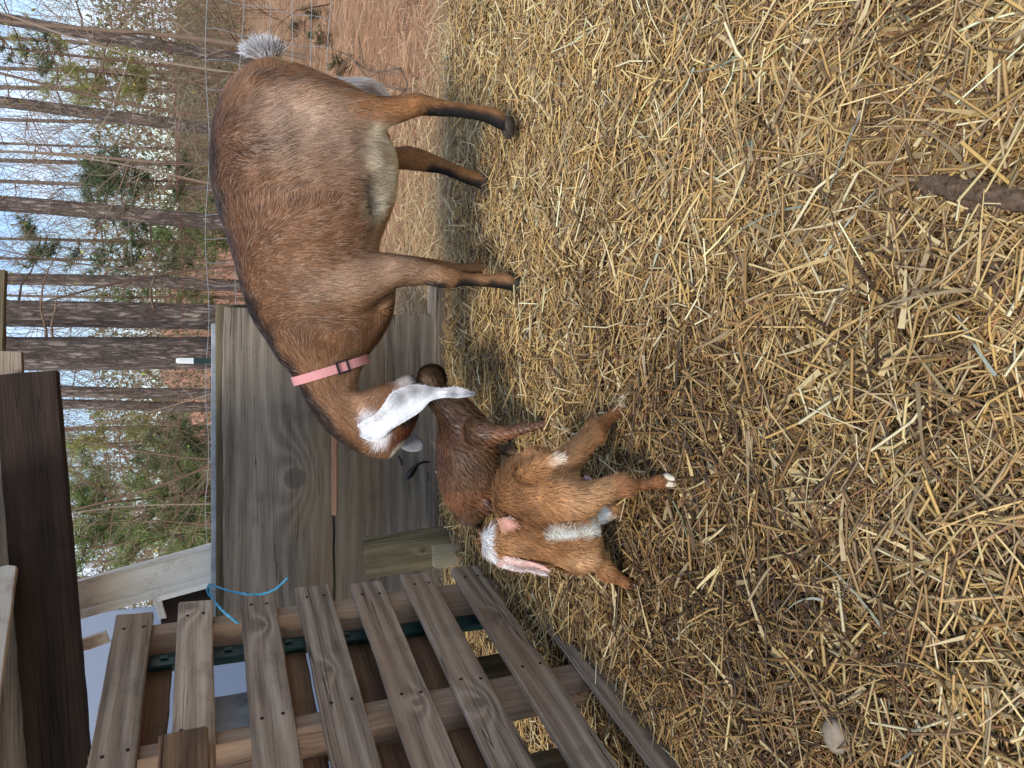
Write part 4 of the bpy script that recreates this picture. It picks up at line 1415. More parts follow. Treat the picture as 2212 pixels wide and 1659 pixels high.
kp = Paint(lin(90, 66, 48)); kp.wob = 0.005
B_ = lambda x, y: P(x, y, 1.72)
kp.blob(lin(72, 44, 30), [B_(950, 930), B_(948, 1000), B_(955, 1060)], 0.03, 0.7, 1)
kp.blob(lin(138, 90, 58), [B_(1030, 935), B_(1050, 945)], 0.025, 0.7, 1)
kp.blob(lin(120, 74, 46), [B_(1000, 1090), B_(1040, 1080)], 0.035, 0.6, 1)
kp.blob(lin(112, 72, 48), [B_(1120, 925), B_(1190, 910)], 0.03, 0.7, 1)
kp.blob(lin(44, 28, 20), [B_(950, 905), B_(935, 880)], 0.014, 0.7, 1)
kp.blob(lin(40, 28, 22), [P(1035, 1145, 1.87)], 0.03, 0.8, 2)
kp.blob(lin(176, 140, 100), [P(915, 822, 1.7), P(935, 818, 1.7)], 0.008, 0.8, 2)
kp.blob(lin(60, 38, 26), [P(940, 812, 1.7)], 0.015, 0.5, 2)
dv, dn = mesh_np(kb_me)
set_cols(kb_me, np.clip(kp(dv) * 0.75, 0, 1))
put(link('body', kb_me, M_SKIN), kb)
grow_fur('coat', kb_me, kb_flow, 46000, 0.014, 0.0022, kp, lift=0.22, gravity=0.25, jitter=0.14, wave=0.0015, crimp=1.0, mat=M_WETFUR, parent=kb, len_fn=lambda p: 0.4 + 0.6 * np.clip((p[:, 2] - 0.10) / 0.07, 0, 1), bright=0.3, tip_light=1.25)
kb_ear, _m = flat_part('ear', [(948, 830, 956, 846), (962, 830, 968, 850), (980, 834, 984, 852), (996, 840, 998, 850)], 1.70, 0.005, lin(96, 62, 46), M_SKIN, kb, cup=0.004)
hoof(kb, P(1197, 909, 1.54) - Z_ * 0.010, (-0.2, -1), 0.028, 0.02, 0.034, M_HOOFW)
hoof(kb, P(1146, 982, 1.71) - Z_ * 0.012, (-0.2, -1), 0.026, 0.02, 0.03, M_HOOFW)

# ---------------------------------------------------------------- tan kid in front
kf = thing('tan_kid_goat', 'fluffy tan newborn kid with white poll and white flank stripe, legs spread wide', 'kid goat', tuple(P(1330, 1080, 1.22)))
FD = unit(np.array([-0.936, 0.352, 0]))
SIDE = unit(np.array([0.352, 0.936, 0]))
tors = turn_rings(px_rings([
    (1128, 998, 1205, 996, 1.205, 0.034), (1098, 1018, 1238, 1022, 1.21, 0.054), (1078, 1050, 1258, 1058, 1.22, 0.062), (1070, 1088, 1274, 1098, 1.235, 0.065), (1078, 1122, 1286, 1132, 1.255, 0.064),
    (1105, 1152, 1292, 1162, 1.27, 0.060), (1140, 1180, 1288, 1190, 1.28, 0.052), (1185, 1206, 1272, 1212, 1.285, 0.040)]), SIDE)
neck = px_rings([(1272, 1128, 1268, 1218, 1.275, 0.045), (1230, 1128, 1230, 1220, 1.27, 0.047), (1190, 1128, 1190, 1217, 1.27, 0.045), (1150, 1132, 1152, 1216, 1.265, 0.042), (1115, 1126, 1118, 1216, 1.265, 0.043), (1085, 1126, 1088, 1216, 1.27, 0.042), (1058, 1138, 1060, 1208, 1.28, 0.036)])
muz = [(P(1088, 1172, 1.30), P(1050, 1172, 1.30) - P(1088, 1172, 1.30), X_ * 0.030), (P(1092, 1178, 1.34), np.array([0, 0, 0.026]), X_ * 0.024), (P(1100, 1184, 1.38), np.array([0, 0, 0.019]), X_ * 0.018), (P(1106, 1188, 1.41), np.array([0, 0, 0.015]), X_ * 0.015)]
hl = px_rings([(1165, 1035, 1185, 1120, 1.17, 0.035), (1210, 1034, 1222, 1116, 1.155, 0.042), (1246, 1042, 1254, 1112, 1.145, 0.038), (1286, 1040, 1294, 1092, 1.135, 0.025), (1312, 1034, 1322, 1078, 1.13, 0.019), (1332, 1027, 1340, 1074, 1.125, 0.021), (1350, 1032, 1355, 1068, 1.12, 0.0165),
               (1372, 1037, 1375, 1059, 1.115, 0.0108), (1400, 1035, 1403, 1055, 1.108, 0.0102), (1420, 1027, 1424, 1055, 1.103, 0.0135), (1436, 1028, 1439, 1052, 1.099, 0.0125)])
hr = px_rings([(1165, 985, 1195, 1040, 1.215, 0.035), (1205, 975, 1225, 1022, 1.222, 0.034), (1232, 958, 1252, 1000, 1.23, 0.028), (1256, 936, 1278, 970, 1.237, 0.019), (1268, 916, 1296, 958, 1.241, 0.021), (1284, 908, 1304, 940, 1.244, 0.0165), (1302, 898, 1316, 920, 1.248, 0.0108),
               (1322, 884, 1334, 904, 1.253, 0.0102), (1338, 870, 1351, 894, 1.257, 0.0128), (1345, 864, 1357, 886, 1.26, 0.0122)])
fl = px_rings([(1225, 1165, 1235, 1225, 1.255, 0.035), (1268, 1180, 1262, 1226, 1.25, 0.03), (1296, 1192, 1284, 1234, 1.248, 0.021), (1318, 1212, 1300, 1252, 1.245, 0.0195), (1334, 1230, 1320, 1258, 1.243, 0.0125), (1352, 1244, 1340, 1266, 1.24, 0.0105), (1372, 1256, 1362, 1279, 1.238, 0.0125)])
fr = px_rings([(1255, 1092, 1258, 1142, 1.275, 0.03), (1292, 1090, 1294, 1132, 1.27, 0.024), (1322, 1084, 1324, 1120, 1.265, 0.019), (1345, 1088, 1345, 1114, 1.26, 0.013), (1372, 1090, 1372, 1112, 1.255, 0.012)])
tl = px_rings([(1110, 1020, 1140, 1048, 1.17, 0.018), (1142, 1002, 1168, 1030, 1.13, 0.015), (1172, 990, 1190, 1012, 1.115, 0.012), (1200, 984, 1206, 998, 1.105, 0.008)])
kf_me, kf_flow = body_mesh('body', [(tors, -1), (neck, -1), (muz, -1), (hl, 1), (hr, 1), (fl, 1), (fr, 1), (tl, 1)], 0.0042, 5, 0.5)
C_ = lambda x, y, Y=1.23: P(x, y, Y)
fp = Paint(lin(164, 118, 76)); fp.wob = 0.0045
fp.blob(lin(200, 156, 112), [C_(1200, 1040), C_(1230, 1050), C_(1185, 1015)], 0.030, 0.8, 1)    # pale rump and inner thigh
fp.blob(lin(126, 84, 54), [C_(1085, 1050), C_(1095, 1100), C_(1120, 1125), C_(1200, 1120)], 0.020, 0.7, 1)
fp.blob(lin(134, 88, 54), [C_(1110, 1175, 1.29), C_(1170, 1178, 1.28)], 0.022, 0.6, 1)
fp.blob(lin(206, 162, 118), [C_(1240, 1195, 1.27), C_(1210, 1205, 1.27)], 0.022, 0.7, 1)
fp.blob(lin(112, 66, 34), [C_(1320, 1055, 1.13), C_(1380, 1050, 1.11), C_(1450, 1040, 1.1)], 0.018, 0.8, 1)
fp.blob(lin(116, 70, 38), [C_(1290, 930, 1.24), C_(1355, 872, 1.26)], 0.020, 0.8, 1)
fp.blob(lin(120, 74, 42), [C_(1320, 1245, 1.24), C_(1385, 1272, 1.24)], 0.020, 0.8, 1)
fp.blob(lin(186, 136, 92), [C_(1225, 985, 1.23), C_(1255, 965, 1.23)], 0.018, 0.6, 1)
fp.blob(lin(246, 240, 224), [C_(1165, 1143, 1.25), C_(1210, 1142, 1.25), C_(1250, 1138, 1.25), C_(1290, 1130, 1.25), C_(1295, 1110, 1.26)], 0.0125, 1.0, 3)
fp.blob(lin(226, 206, 176), [C_(1300, 1124, 1.26), C_(1322, 1120, 1.26)], 0.008, 0.8, 2)
fp.blob(lin(244, 240, 234), [C_(1046, 1158, 1.275), C_(1048, 1182, 1.275), C_(1060, 1204, 1.27)], 0.0165, 1.0, 3, 1.0)
fp.blob(lin(240, 220, 196), [C_(1182, 1000, 1.115), C_(1206, 988, 1.105)], 0.010, 1.0, 3, 1.0)
dv, dn = mesh_np(kf_me)
for pts_, rad_, amt_ in (([C_(1085, 1122, 1.22), C_(1120, 1130, 1.22), C_(1165, 1134, 1.21)], 0.013, -0.012), ([C_(1185, 1122, 1.19), C_(1240, 1118, 1.17)], 0.012, -0.008),
                         ([C_(1205, 1028, 1.17), C_(1240, 1024, 1.18)], 0.012, -0.009), ([C_(1130, 1050, 1.17), C_(1150, 1080, 1.17)], 0.03, 0.005), ([C_(1225, 1175, 1.23)], 0.02, 0.006)):
    pts_ = np.array(pts_); dd_ = np.full(len(dv), 1e9)
    for a_, b_ in zip(pts_, pts_[1:] if len(pts_) > 1 else pts_):
        ab_ = b_ - a_; t_ = np.clip((dv - a_) @ ab_ / (ab_ @ ab_ + 1e-9), 0, 1)
        q_ = dv - a_ - t_[:, None] * ab_
        dd_ = np.minimum(dd_, np.sqrt(q_[:, 0] ** 2 + q_[:, 2] ** 2 + (0.35 * q_[:, 1]) ** 2))
    dv = dv + dn * (amt_ * np.exp(-(dd_ / rad_) ** 2))[:, None]
kf_me.vertices.foreach_set('co', dv.astype(np.float32).ravel()); kf_me.update()
fp.blob(lin(104, 66, 40), [C_(1085, 1122, 1.25), C_(1120, 1130, 1.25), C_(1158, 1134, 1.25)], 0.008, 0.7, 1)  # crease shade between neck and body painted into the coat
set_cols(kf_me, np.clip(fp(dv) * 0.7, 0, 1))
put(link('body', kf_me, M_SKIN), kf)
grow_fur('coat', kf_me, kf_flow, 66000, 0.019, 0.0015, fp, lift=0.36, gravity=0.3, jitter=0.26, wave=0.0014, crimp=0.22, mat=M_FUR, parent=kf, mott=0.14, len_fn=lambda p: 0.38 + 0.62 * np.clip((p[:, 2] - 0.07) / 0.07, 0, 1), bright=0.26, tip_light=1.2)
PKE = lin(196, 142, 126)
kfe1, kfe1m = flat_part('ear', [(1078, 1200, 1074, 1222), (1098, 1202, 1094, 1230), (1124, 1208, 1117, 1235), (1150, 1214, 1144, 1236), (1172, 1221, 1166, 1242), (1186, 1231, 1180, 1244)],
          [1.25, 1.228, 1.222, 1.22, 1.22, 1.222], 0.005, lin(206, 156, 144), M_SKIN, kf, cup=-0.010, inner=lin(196, 140, 116), noise_c=0.2)
kfe2, kfe2m = flat_part('ear', [(1074, 1124, 1082, 1146), (1088, 1118, 1098, 1146), (1106, 1120, 1110, 1142), (1117, 1127, 1118, 1139)], [1.24, 1.218, 1.212, 1.215], 0.006, PKE, M_SKIN, kf, cup=0.006)
epw = Paint(lin(226, 186, 172)); epw.wob = 0.004
epw.blob(lin(242, 232, 222), [P(1096, 1228, 1.225), P(1120, 1234, 1.222), P(1146, 1236, 1.22), P(1180, 1244, 1.22)], 0.006, 0.9, 2)
epw.blob(lin(232, 210, 196), [P(1080, 1205, 1.225), P(1120, 1209, 1.222)], 0.006, 0.8, 2)
fl_a = [(P(x, y, 1.22), unit(P(x + 20, y + 6, 1.22) - P(x, y, 1.22))) for x, y in ((1085, 1212), (1110, 1218), (1140, 1225), (1170, 1233))]
grow_fur('ear_hair', kfe1m, fl_a, 3200, 0.007, 0.0011, epw, lift=0.3, gravity=0.2, jitter=0.4, mat=M_FUR, parent=kf, bright=0.12)
fl_b = [(P(x, y, 1.22), unit(P(x + 20, y - 4, 1.22) - P(x, y, 1.22))) for x, y in ((1080, 1135), (1100, 1132), (1114, 1132))]
epx = Paint(lin(206, 156, 128)); epx.wob = 0.004
epx.blob(lin(244, 234, 224), [P(1088, 1119, 1.218), P(1106, 1121, 1.212)], 0.006, 0.9, 2)
grow_fur('ear_hair', kfe2m, fl_b, 1800, 0.008, 0.0011, epx, lift=0.35, gravity=0.2, jitter=0.4, mat=M_FUR, parent=kf, bright=0.12)
hoof(kf, P(1444, 1038, 1.09) - Z_ * 0.008, (-0.1, -1), 0.024, 0.015, 0.023, M_HOOFW)
hoof(kf, P(1355, 868, 1.25) + Z_ * 0.002, (0.6, -0.8), 0.026, 0.017, 0.030, M_HOOFW)
hoof(kf, P(1370, 1270, 1.235) - Z_ * 0.006, (-0.8, -0.2), 0.022, 0.014, 0.022, M_HOOFW)
cd = [P(1262, 1032, 1.19), P(1272, 1035, 1.185), P(1284, 1042, 1.18)]
v, f = tube_path(cd, [0.005, 0.005, 0.003], 8)
mb = MB(); mb.add(v, f)
M_CORD = simple_noise_mat('pinkish_cord', lin(150, 118, 122), lin(186, 150, 152), 60, rough=0.4, bump=0.1, spec=0.5)
put(link('cord_stump', mb.mesh('cord_stump'), M_CORD), kf)

# ------------------------------------------------------------------ straw bedding
def damp(p):
    """0 dry .. 1 soaked: patches of trodden wet bedding"""
    d = np.zeros(len(p))
    for (x, y, rx, ry, s) in ((-0.14, 1.06, 0.26, 0.20, 1.0), (-0.42, 1.12, 0.20, 0.24, 0.9), (-0.30, 0.80, 0.32, 0.25, 0.55), (-0.55, 0.95, 0.2, 0.34, 0.8), (0.05, 1.35, 0.25, 0.12, 0.3),
                               (0.35, 0.62, 0.25, 0.1, 0.25), (-0.02, 0.60, 0.3, 0.08, 0.3), (-0.35, 1.55, 0.2, 0.2, 0.4)):
        d += s * np.exp(-((p[:, 0] - x) / rx) ** 2 - ((p[:, 1] - y) / ry) ** 2)
    return np.clip(d + 0.16 * fnoise(p, 7, 4), 0, 1)


SC = np.array([lin(214, 174, 98), lin(228, 196, 124), lin(196, 150, 78), lin(234, 214, 160), lin(176, 138, 82), lin(158, 128, 84), lin(126, 94, 56), lin(210, 166, 80), lin(190, 160, 110)])
SW = np.array([0.16, 0.14, 0.13, 0.08, 0.14, 0.12, 0.10, 0.06, 0.07])
SWET = np.array([lin(150, 108, 50), lin(178, 134, 68), lin(112, 80, 40), lin(198, 156, 86), lin(88, 62, 33)])


def straw_cols(p, top):
    n = len(p)
    c = SC[rng.choice(len(SC), n, p=SW / SW.sum())]
    w = SWET[rng.choice(len(SWET), n)]
    d = damp(p)
    k = (rng.random(n) < d * 0.85)[:, None]
    c = np.where(k, w, c)
    c = c * (1 - 0.26 * d[:, None])
    # pieces lower in the bed are darker
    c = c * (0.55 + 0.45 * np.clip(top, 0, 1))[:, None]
    # right-hand side is duller and greyer
    g = c.mean(axis=1, keepdims=True)
    c = c * 0.86 + g * 0.14 * np.array([1.03, 1.0, 0.92])
    return c * rng.uniform(0.78, 1.15, n)[:, None]


def scatter_region(n, y0=0.42, y1=2.38):
    """even scatter over the part of the pen floor round the view"""
    out = np.zeros((0, 2))
    while len(out) < n:
        y = rng.uniform(y0, y1, n)
        x = rng.uniform(-1.2, 1.75, n)
        ok = (np.abs(x) < 0.30 + 0.58 * y)
        out = np.concatenate([out, np.stack([x[ok], y[ok]], -1)])
    return out[:n]


def in_pallet(p):
    """true on the far side of the pallet face"""
    return (p[:, 0] - PC[0]) * PN[0] + (p[:, 1] - PC[1]) * PN[1] < 0.02


HOOVES = [tuple(G(1455, 1040, 0.03)[:2]), tuple(G(1360, 868, 0.03)[:2]), tuple(G(1196, 910, 0.03)[:2]), tuple(G(1146, 982, 0.03)[:2]), tuple(G(1800, 1590, 0.05)[:2]), tuple(G(1376, 1272, 0.03)[:2])]


def straw(n, lmin, lmax, wmin, wmax, lay0, lay1, tilt, flat=0.55, nseg=2, bend=0.004):
    xy = scatter_region(n)
    p0 = np.stack([xy[:, 0], xy[:, 1], 0 * xy[:, 0]], -1)
    # thin out towards the ragged far edge of the bed
    edge_y = 2.32 + 0.06 * fnoise(p0, 6, 3) - 0.10 * np.clip((p0[:, 0] - 0.3) / 0.6, 0, 1.3)
    keep = (p0[:, 1] < edge_y) | (rng.random(n) < 0.20)
    keep &= ~in_pallet(p0) | (rng.random(n) < 0.25)
    for hx, hy in HOOVES:
        keep &= ~(((p0[:, 0] - hx) ** 2 + (p0[:, 1] - hy) ** 2 < 0.034 ** 2) & (rng.random(n) < 0.8 * (lay1 > 0.02)))
    p0 = p0[keep]; n = len(p0)
    top = rng.random(n)
    L = np.exp(rng.uniform(math.log(lmin), math.log(lmax), n))
    W = rng.uniform(wmin, wmax, n)
    H = W * rng.uniform(0.35, 1.0, n) * (0.6 + flat)
    a = rng.uniform(0, 2 * math.pi, n) + 0.5 * fnoise(p0, 6, 5)
    el = rng.normal(0, tilt, n)
    D = np.stack([np.cos(a) * np.cos(el), np.sin(a) * np.cos(el), np.sin(el)], -1)
    h = bed_h(p0[:, 0], p0[:, 1])
    lay = lay0 + (lay1 - lay0) * top
    p0[:, 2] = h + lay + np.abs(np.sin(el)) * L * 0.28
    B = np.cross(D, rng.normal(size=(n, 3))) * (bend * rng.normal(size=n) * (L / 0.08))[:, None]
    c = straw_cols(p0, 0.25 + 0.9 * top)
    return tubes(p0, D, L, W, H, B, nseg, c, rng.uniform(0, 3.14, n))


sets = [straw(44000, 0.022, 0.07, 0.0016, 0.0036, -0.004, 0.014, 0.17, nseg=1),
        straw(50000, 0.026, 0.095, 0.0018, 0.0040, 0.004, 0.022, 0.18, nseg=2),
        straw(9000, 0.05, 0.15, 0.0026, 0.0050, 0.012, 0.028, 0.15, nseg=2, bend=0.007)]
pale = straw(7000, 0.05, 0.15, 0.0018, 0.0036, 0.018, 0.030, 0.13, nseg=2, bend=0.008)
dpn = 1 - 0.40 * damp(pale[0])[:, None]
sets.append((pale[0], pale[1], np.clip(pale[2] * 1.35 * dpn + 0.02, 0, 0.9)))  # top straws brightened: highlights painted into their colour
off = 0
V_, F_, C__ = [], [], []
for v, f, c in sets:
    V_.append(v); F_.append(f + off); C__.append(c); off += len(v)
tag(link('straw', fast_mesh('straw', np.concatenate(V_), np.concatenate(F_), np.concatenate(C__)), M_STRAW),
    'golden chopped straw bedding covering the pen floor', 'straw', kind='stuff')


def blades(n, lmin, lmax, wmin, wmax, palette, lay0, lay1, reg=None, curl=0.02, y0=0.42, y1=2.38, nseg=4):
    xy = scatter_region(n, y0, y1) if reg is None else reg(n)
    p0 = np.stack([xy[:, 0], xy[:, 1], 0 * xy[:, 0]], -1)
    if reg is None:
        p0 = p0[~in_pallet(p0)]
    n = len(p0)
    L = rng.uniform(lmin, lmax, n); W = rng.uniform(wmin, wmax, n)
    a = rng.uniform(0, 6.283, n)
    el = rng.normal(0, 0.13, n)
    D = np.stack([np.cos(a) * np.cos(el), np.sin(a) * np.cos(el), np.sin(el)], -1)
    S = unit(np.stack([-np.sin(a), np.cos(a), rng.normal(0, 0.5, n)], -1))
    base = bed_h(p0[:, 0], p0[:, 1]) if reg is None else 0.0
    p0[:, 2] = base + rng.uniform(lay0, lay1, n)
    lift = S * (rng.normal(0, 1, n) * curl)[:, None] + np.array([0, 0, 1]) * (rng.normal(0, 0.25, n) * curl)[:, None]
    c = palette[rng.choice(len(palette), n)] * rng.uniform(0.75, 1.2, n)[:, None]
    return ribbons(p0, D, S, L, W, lift, nseg, c)


# dry leaf blades, blue-green hay blades and fine chaff lying in the straw
s1 = blades(3500, 0.04, 0.13, 0.004, 0.0085, np.array([lin(206, 184, 136), lin(186, 158, 104), lin(168, 146, 108), lin(150, 128, 94)]), 0.014, 0.032)
s2 = blades(190, 0.05, 0.15, 0.0025, 0.0052, np.array([lin(150, 158, 138), lin(164, 168, 150), lin(130, 140, 108), lin(176, 176, 148)]), 0.02, 0.036, curl=0.06)
s3 = blades(80000, 0.012, 0.045, 0.0010, 0.0022, np.array([lin(204, 168, 98), lin(152, 116, 66), lin(112, 82, 46), lin(216, 192, 136), lin(92, 68, 40), lin(172, 136, 80)]), 0.004, 0.026, curl=0.008, nseg=2)
s4 = blades(2600, 0.06, 0.16, 0.0010, 0.0017, np.array([lin(150, 98, 66), lin(130, 84, 58), lin(170, 116, 84)]), 0.014, 0.030, curl=0.012)
off = 0; V_, F_, C__ = [], [], []
for v, f, c in (s1, s2, s3, s4):
    V_.append(v); F_.append(f + off); C__.append(c); off += len(v)
tag(link('hay_chaff', fast_mesh('hay_chaff', np.concatenate(V_), np.concatenate(F_), np.concatenate(C__)), M_STRAW),
    'dry hay blades and fine chaff mixed through the straw', 'hay', kind='stuff')

# pale hay trailing out behind the doe, and pine needles over the ground beyond
def hay_reg(n):
    y = 2.22 + np.abs(rng.normal(0, 0.55, n)); x = rng.normal(0.42, 0.38, n)
    k = rng.random(n) < 0.45
    y = np.where(k, rng.normal(2.38, 0.10, n), y); x = np.where(k, rng.uniform(0.1, 1.8, n), x)
    return np.stack([x, y], -1)
hv = blades(24000, 0.05, 0.16, 0.0016, 0.004, np.array([lin(212, 184, 130), lin(194, 164, 112), lin(168, 138, 94), lin(222, 202, 154), lin(148, 112, 76), lin(186, 140, 98)]), 0.0, 0.045, hay_reg, 0.02, nseg=3)
hv[0][:, 2] += 0.0
tag(link('trailing_hay', fast_mesh('trailing_hay', *hv), M_STRAW), 'thin pale hay trailing over the ground behind the doe', 'hay', kind='stuff')

def needle_reg(n):
    y = 2.45 + 7.5 * rng.random(n) ** 1.7
    x = -0.5 + rng.random(n) * (0.9 + 0.62 * y)
    return np.stack([x, y], -1)
nv = blades(46000, 0.10, 0.22, 0.0018, 0.0034, np.array([lin(196, 144, 102), lin(172, 120, 82), lin(208, 162, 122), lin(142, 102, 74), lin(214, 180, 142), lin(164, 126, 94)]), -0.03, 0.02, needle_reg, 0.02, nseg=2)
far = np.clip((nv[0][:, 1] - 3) / 4, 0, 1)
nv[0][:, 2] += 0.03 * far
tag(link('pine_needles', fast_mesh('pine_needles', *nv), M_STRAW), 'rust coloured pine needles carpeting the ground outside', 'needles', kind='stuff')

# droppings scattered in the bedding
v, f = loft([(np.array([0, 0, z]), np.array([r, 0, 0]), np.array([0, r * 0.9, 0])) for z, r in ((-0.0055, 0.002), (-0.004, 0.0048), (0, 0.0062), (0.004, 0.005), (0.0058, 0.002))], 8)
mb = MB(); mb.add(v, f)
drop_me = mb.mesh('dropping'); drop_me.materials.append(M_DROP)
spots = [(1600, 1015), (1530, 985), (1512, 1000), (1560, 965), (1750, 705), (1905, 890), (1955, 910), (1880, 1070), (1760, 1110), (1850, 1185), (1870, 1195), (1865, 150), (2185, 740), (1545, 1060)]
for i, (x, y) in enumerate(spots):
    g = G(x, y, 0.045)
    o = bpy.data.objects.new('dropping', drop_me)
    col.objects.link(o)
    o.location = (g[0], g[1], float(bed_h([g[0]], [g[1]])[0]) + 0.016)
    o.rotation_euler = (random.uniform(0, 3), random.uniform(0, 3), random.uniform(0, 3))
    s_ = random.uniform(0.9, 1.3); o.scale = (s_, s_, s_)
    tag(o, 'small dark round goat dropping lying in the straw', 'dropping', 'droppings in the straw')

# stone and sticks in the foreground
g = G(1808, 1588, 0.05)
v, f = loft([(np.array([0, 0, z]), np.array([r * 1.25, 0, 0]), np.array([0.1 * r, r, 0])) for z, r in ((-0.010, 0.008), (-0.007, 0.015), (0, 0.0185), (0.007, 0.014), (0.0105, 0.006))], 14)
mb = MB(); mb.add(v, f)
o = link('pale_stone', mb.mesh('pale_stone'), M_STONE, loc=(g[0], g[1], float(bed_h([g[0]], [g[1]])[0]) + 0.026))
tag(o, 'pale egg shaped stone half sunk in the straw', 'stone')


def stick(name, pts, rads, label, mat=M_STICK, extra=()):
    mb = MB()
    for pp, rr in [(pts, rads)] + list(extra):
        c3 = []
        for x, y, dz in pp:
            q = G(x, y, 0.055)
            q[2] = float(bed_h([q[0]], [q[1]])[0]) + 0.022 + dz
            c3.append(q)
        c3 = curve_pts(c3, 24)
        rads_ = np.interp(np.linspace(0, 1, len(c3)), np.linspace(0, 1, len(rr)), rr)
        rads_ = rads_ * (1 + 0.12 * np.sin(np.arange(len(c3)) * 1.9))
        v, f = tube_path(c3, rads_, 10)
        v = np.array(v) + 0.0012 * rng.normal(size=(len(v), 3))
        mb.add(v, f + [tuple(range(9, -1, -1)), tuple(len(v) - 10 + k for k in range(10))])
    o = link(name, mb.mesh(name), mat)
    tag(o, label, 'stick')
    return o


stick('forked_branch', [(1962, 388, -0.008), (2020, 398, -0.001), (2080, 408, 0.002), (2140, 420, 0.004), (2240, 440, 0.006)], [0.0115, 0.0125, 0.0135, 0.012, 0.011],
      'thick dark forked branch lying in the near straw at the frame edge',
      extra=[([(2075, 405, 0.002), (2098, 440, 0.0), (2106, 480, -0.004)], [0.011, 0.009, 0.007])])
stick('barked_stick', [(2108, 500, -0.006), (2125, 580, -0.004), (2140, 640, -0.004), (2160, 700, -0.008)], [0.006, 0.0075, 0.007, 0.006],
      'short weathered stick with peeling bark below the forked branch')

# ------------------------------------------------------------------ woven wire fence
fence = thing('wire_fence', 'galvanised woven wire fence running behind the doe in front of the trees', 'fence', (1.8, 4.6, 0))
fx0, fx1 = 3.4, -1.6
def fence_pt(t, z):
    """t 0..1 right to left"""
    x = fx0 + (fx1 - fx0) * t
    y = 4.1 + 2.6 * t
    return np.array([x, y + 0.03 * math.sin(t * 23), z + 0.012 * math.sin(t * 31 + z * 7)])
for z in (0.08, 0.19, 0.31, 0.45, 0.60, 0.79):
    mbw = MB()
    v, f = tube_path([fence_pt(t, z) for t in np.linspace(0, 1, 70)], [0.0021] * 70, 5)
    mbw.add(v, f)
    put(link('line_wire', mbw.mesh('line_wire'), M_WIRE), fence)
mbw = MB()
v, f = tube_path([fence_pt(t, 0.98 + 0.03 * math.sin(t * 9)) for t in np.linspace(0, 1, 70)], [0.0015] * 70, 5)
mbw.add(v, f)
put(link('top_wire', mbw.mesh('top_wire'), M_REDWIRE), fence)
for k in range(36):
    t = k / 35
    mbw = MB()
    v, f = tube_path([fence_pt(t + 0.0015 * math.sin(z * 20 + k), z) for z in np.linspace(0.06, 0.80, 12)], [0.0019] * 12, 5)
    mbw.add(v, f)
    put(link('stay_wire', mbw.mesh('stay_wire'), M_WIRE), fence)
tpx = P(466, 780, 3.6)
post = thing('tipped_fence_post', 'thin green steel fence post with a white tip behind the plank wall', 'post', (tpx[0], 3.6, 0))
top_z = P(380, 780, 3.6)[2]; whi_z = P(418, 780, 3.6)[2]
v, f = loft([(np.array([tpx[0], 3.6, -0.05]), X_ * 0.012, Y_ * 0.008), (np.array([tpx[0], 3.6, whi_z]), X_ * 0.012, Y_ * 0.008)], 8, 5)
mbw = MB(); mbw.add(v, f); put(link('shaft', mbw.mesh('shaft', False), M_GREENMETAL), post)
v, f = loft([(np.array([tpx[0], 3.6, whi_z]), X_ * 0.0135, Y_ * 0.010), (np.array([tpx[0], 3.6, top_z - 0.01]), X_ * 0.013, Y_ * 0.0095), (np.array([tpx[0], 3.6, top_z]), X_ * 0.009, Y_ * 0.006)], 8, 4)
mbw = MB(); mbw.add(v, f); put(link('white_tip', mbw.mesh('white_tip', False), M_WHITEMETAL), post)

# ------------------------------------------------------------------ pine trunks
def pine(x0, y0, x1, y1, wpx, Y, label, height=9.0, nl=5, seed=0):
    """trunk whose centre passes plate points (x0,y0) high and (x1,y1) low at depth Y"""
    r = random.Random(seed)
    a, c = P(x0, y0, Y), P(x1, y1, Y)
    d = (a - c) / max(a[2] - c[2], 0.05)
    base = c - d * c[2]
    rad = wpx / FPX * (Y * 0.95) / 2
    t_ = thing('pine_tree', label, 'tree', (base[0], base[1], -0.05), 'bare pine trunks of the wood behind the fence')
    n, seg = 36, 22
    v, f = [], []
    for i in range(n + 1):
        z = -0.1 + height * (i / n) ** 1.25
        c_ = base + d * z + np.array([0.012 * math.sin(z * 1.3 + seed), 0, 0])
        rr = rad * (1.0 + 0.28 * math.exp(-z / 0.22) - 0.035 * z)
        for j in range(seg):
            th = 2 * math.pi * j / seg
            w = 1 + 0.035 * mnoise.noise((math.cos(th) * 3 + seed, math.sin(th) * 3, z * 1.5)) + 0.03 * mnoise.noise((math.cos(th) * 9 + seed, math.sin(th) * 9, z * 5))
            v.append((c_[0] + rr * w * math.cos(th), c_[1] + rr * w * math.sin(th), z))
    for i in range(n):
        for j in range(seg):
            k = (j + 1) % seg
            f.append((i * seg + j, i * seg + k, (i + 1) * seg + k, (i + 1) * seg + j))
    mb = MB(); mb.add(v, f)
    put(link('trunk', mb.mesh('trunk'), M_BARK), t_)
    for q in range(nl):
        z = r.uniform(1.0, 4.5)
        an = r.uniform(0, 6.28)
        L = r.uniform(0.4, 1.5)
        p0 = base + d * z
        pts = [p0 + np.array([math.cos(an) * L * s, math.sin(an) * L * s, (0.25 * s - 0.35 * s * s) * L]) for s in np.linspace(0, 1, 6)]
        pts = [p + np.array([r.uniform(-1, 1), r.uniform(-1, 1), r.uniform(-1, 1)]) * 0.03 * L for p in pts]
        v, f = tube_path(pts, np.linspace(0.012, 0.002, 6), 5)
        mb = MB(); mb.add(v, f)
        put(link('limb', mb.mesh('limb'), M_TWIGM), t_)
    return t_


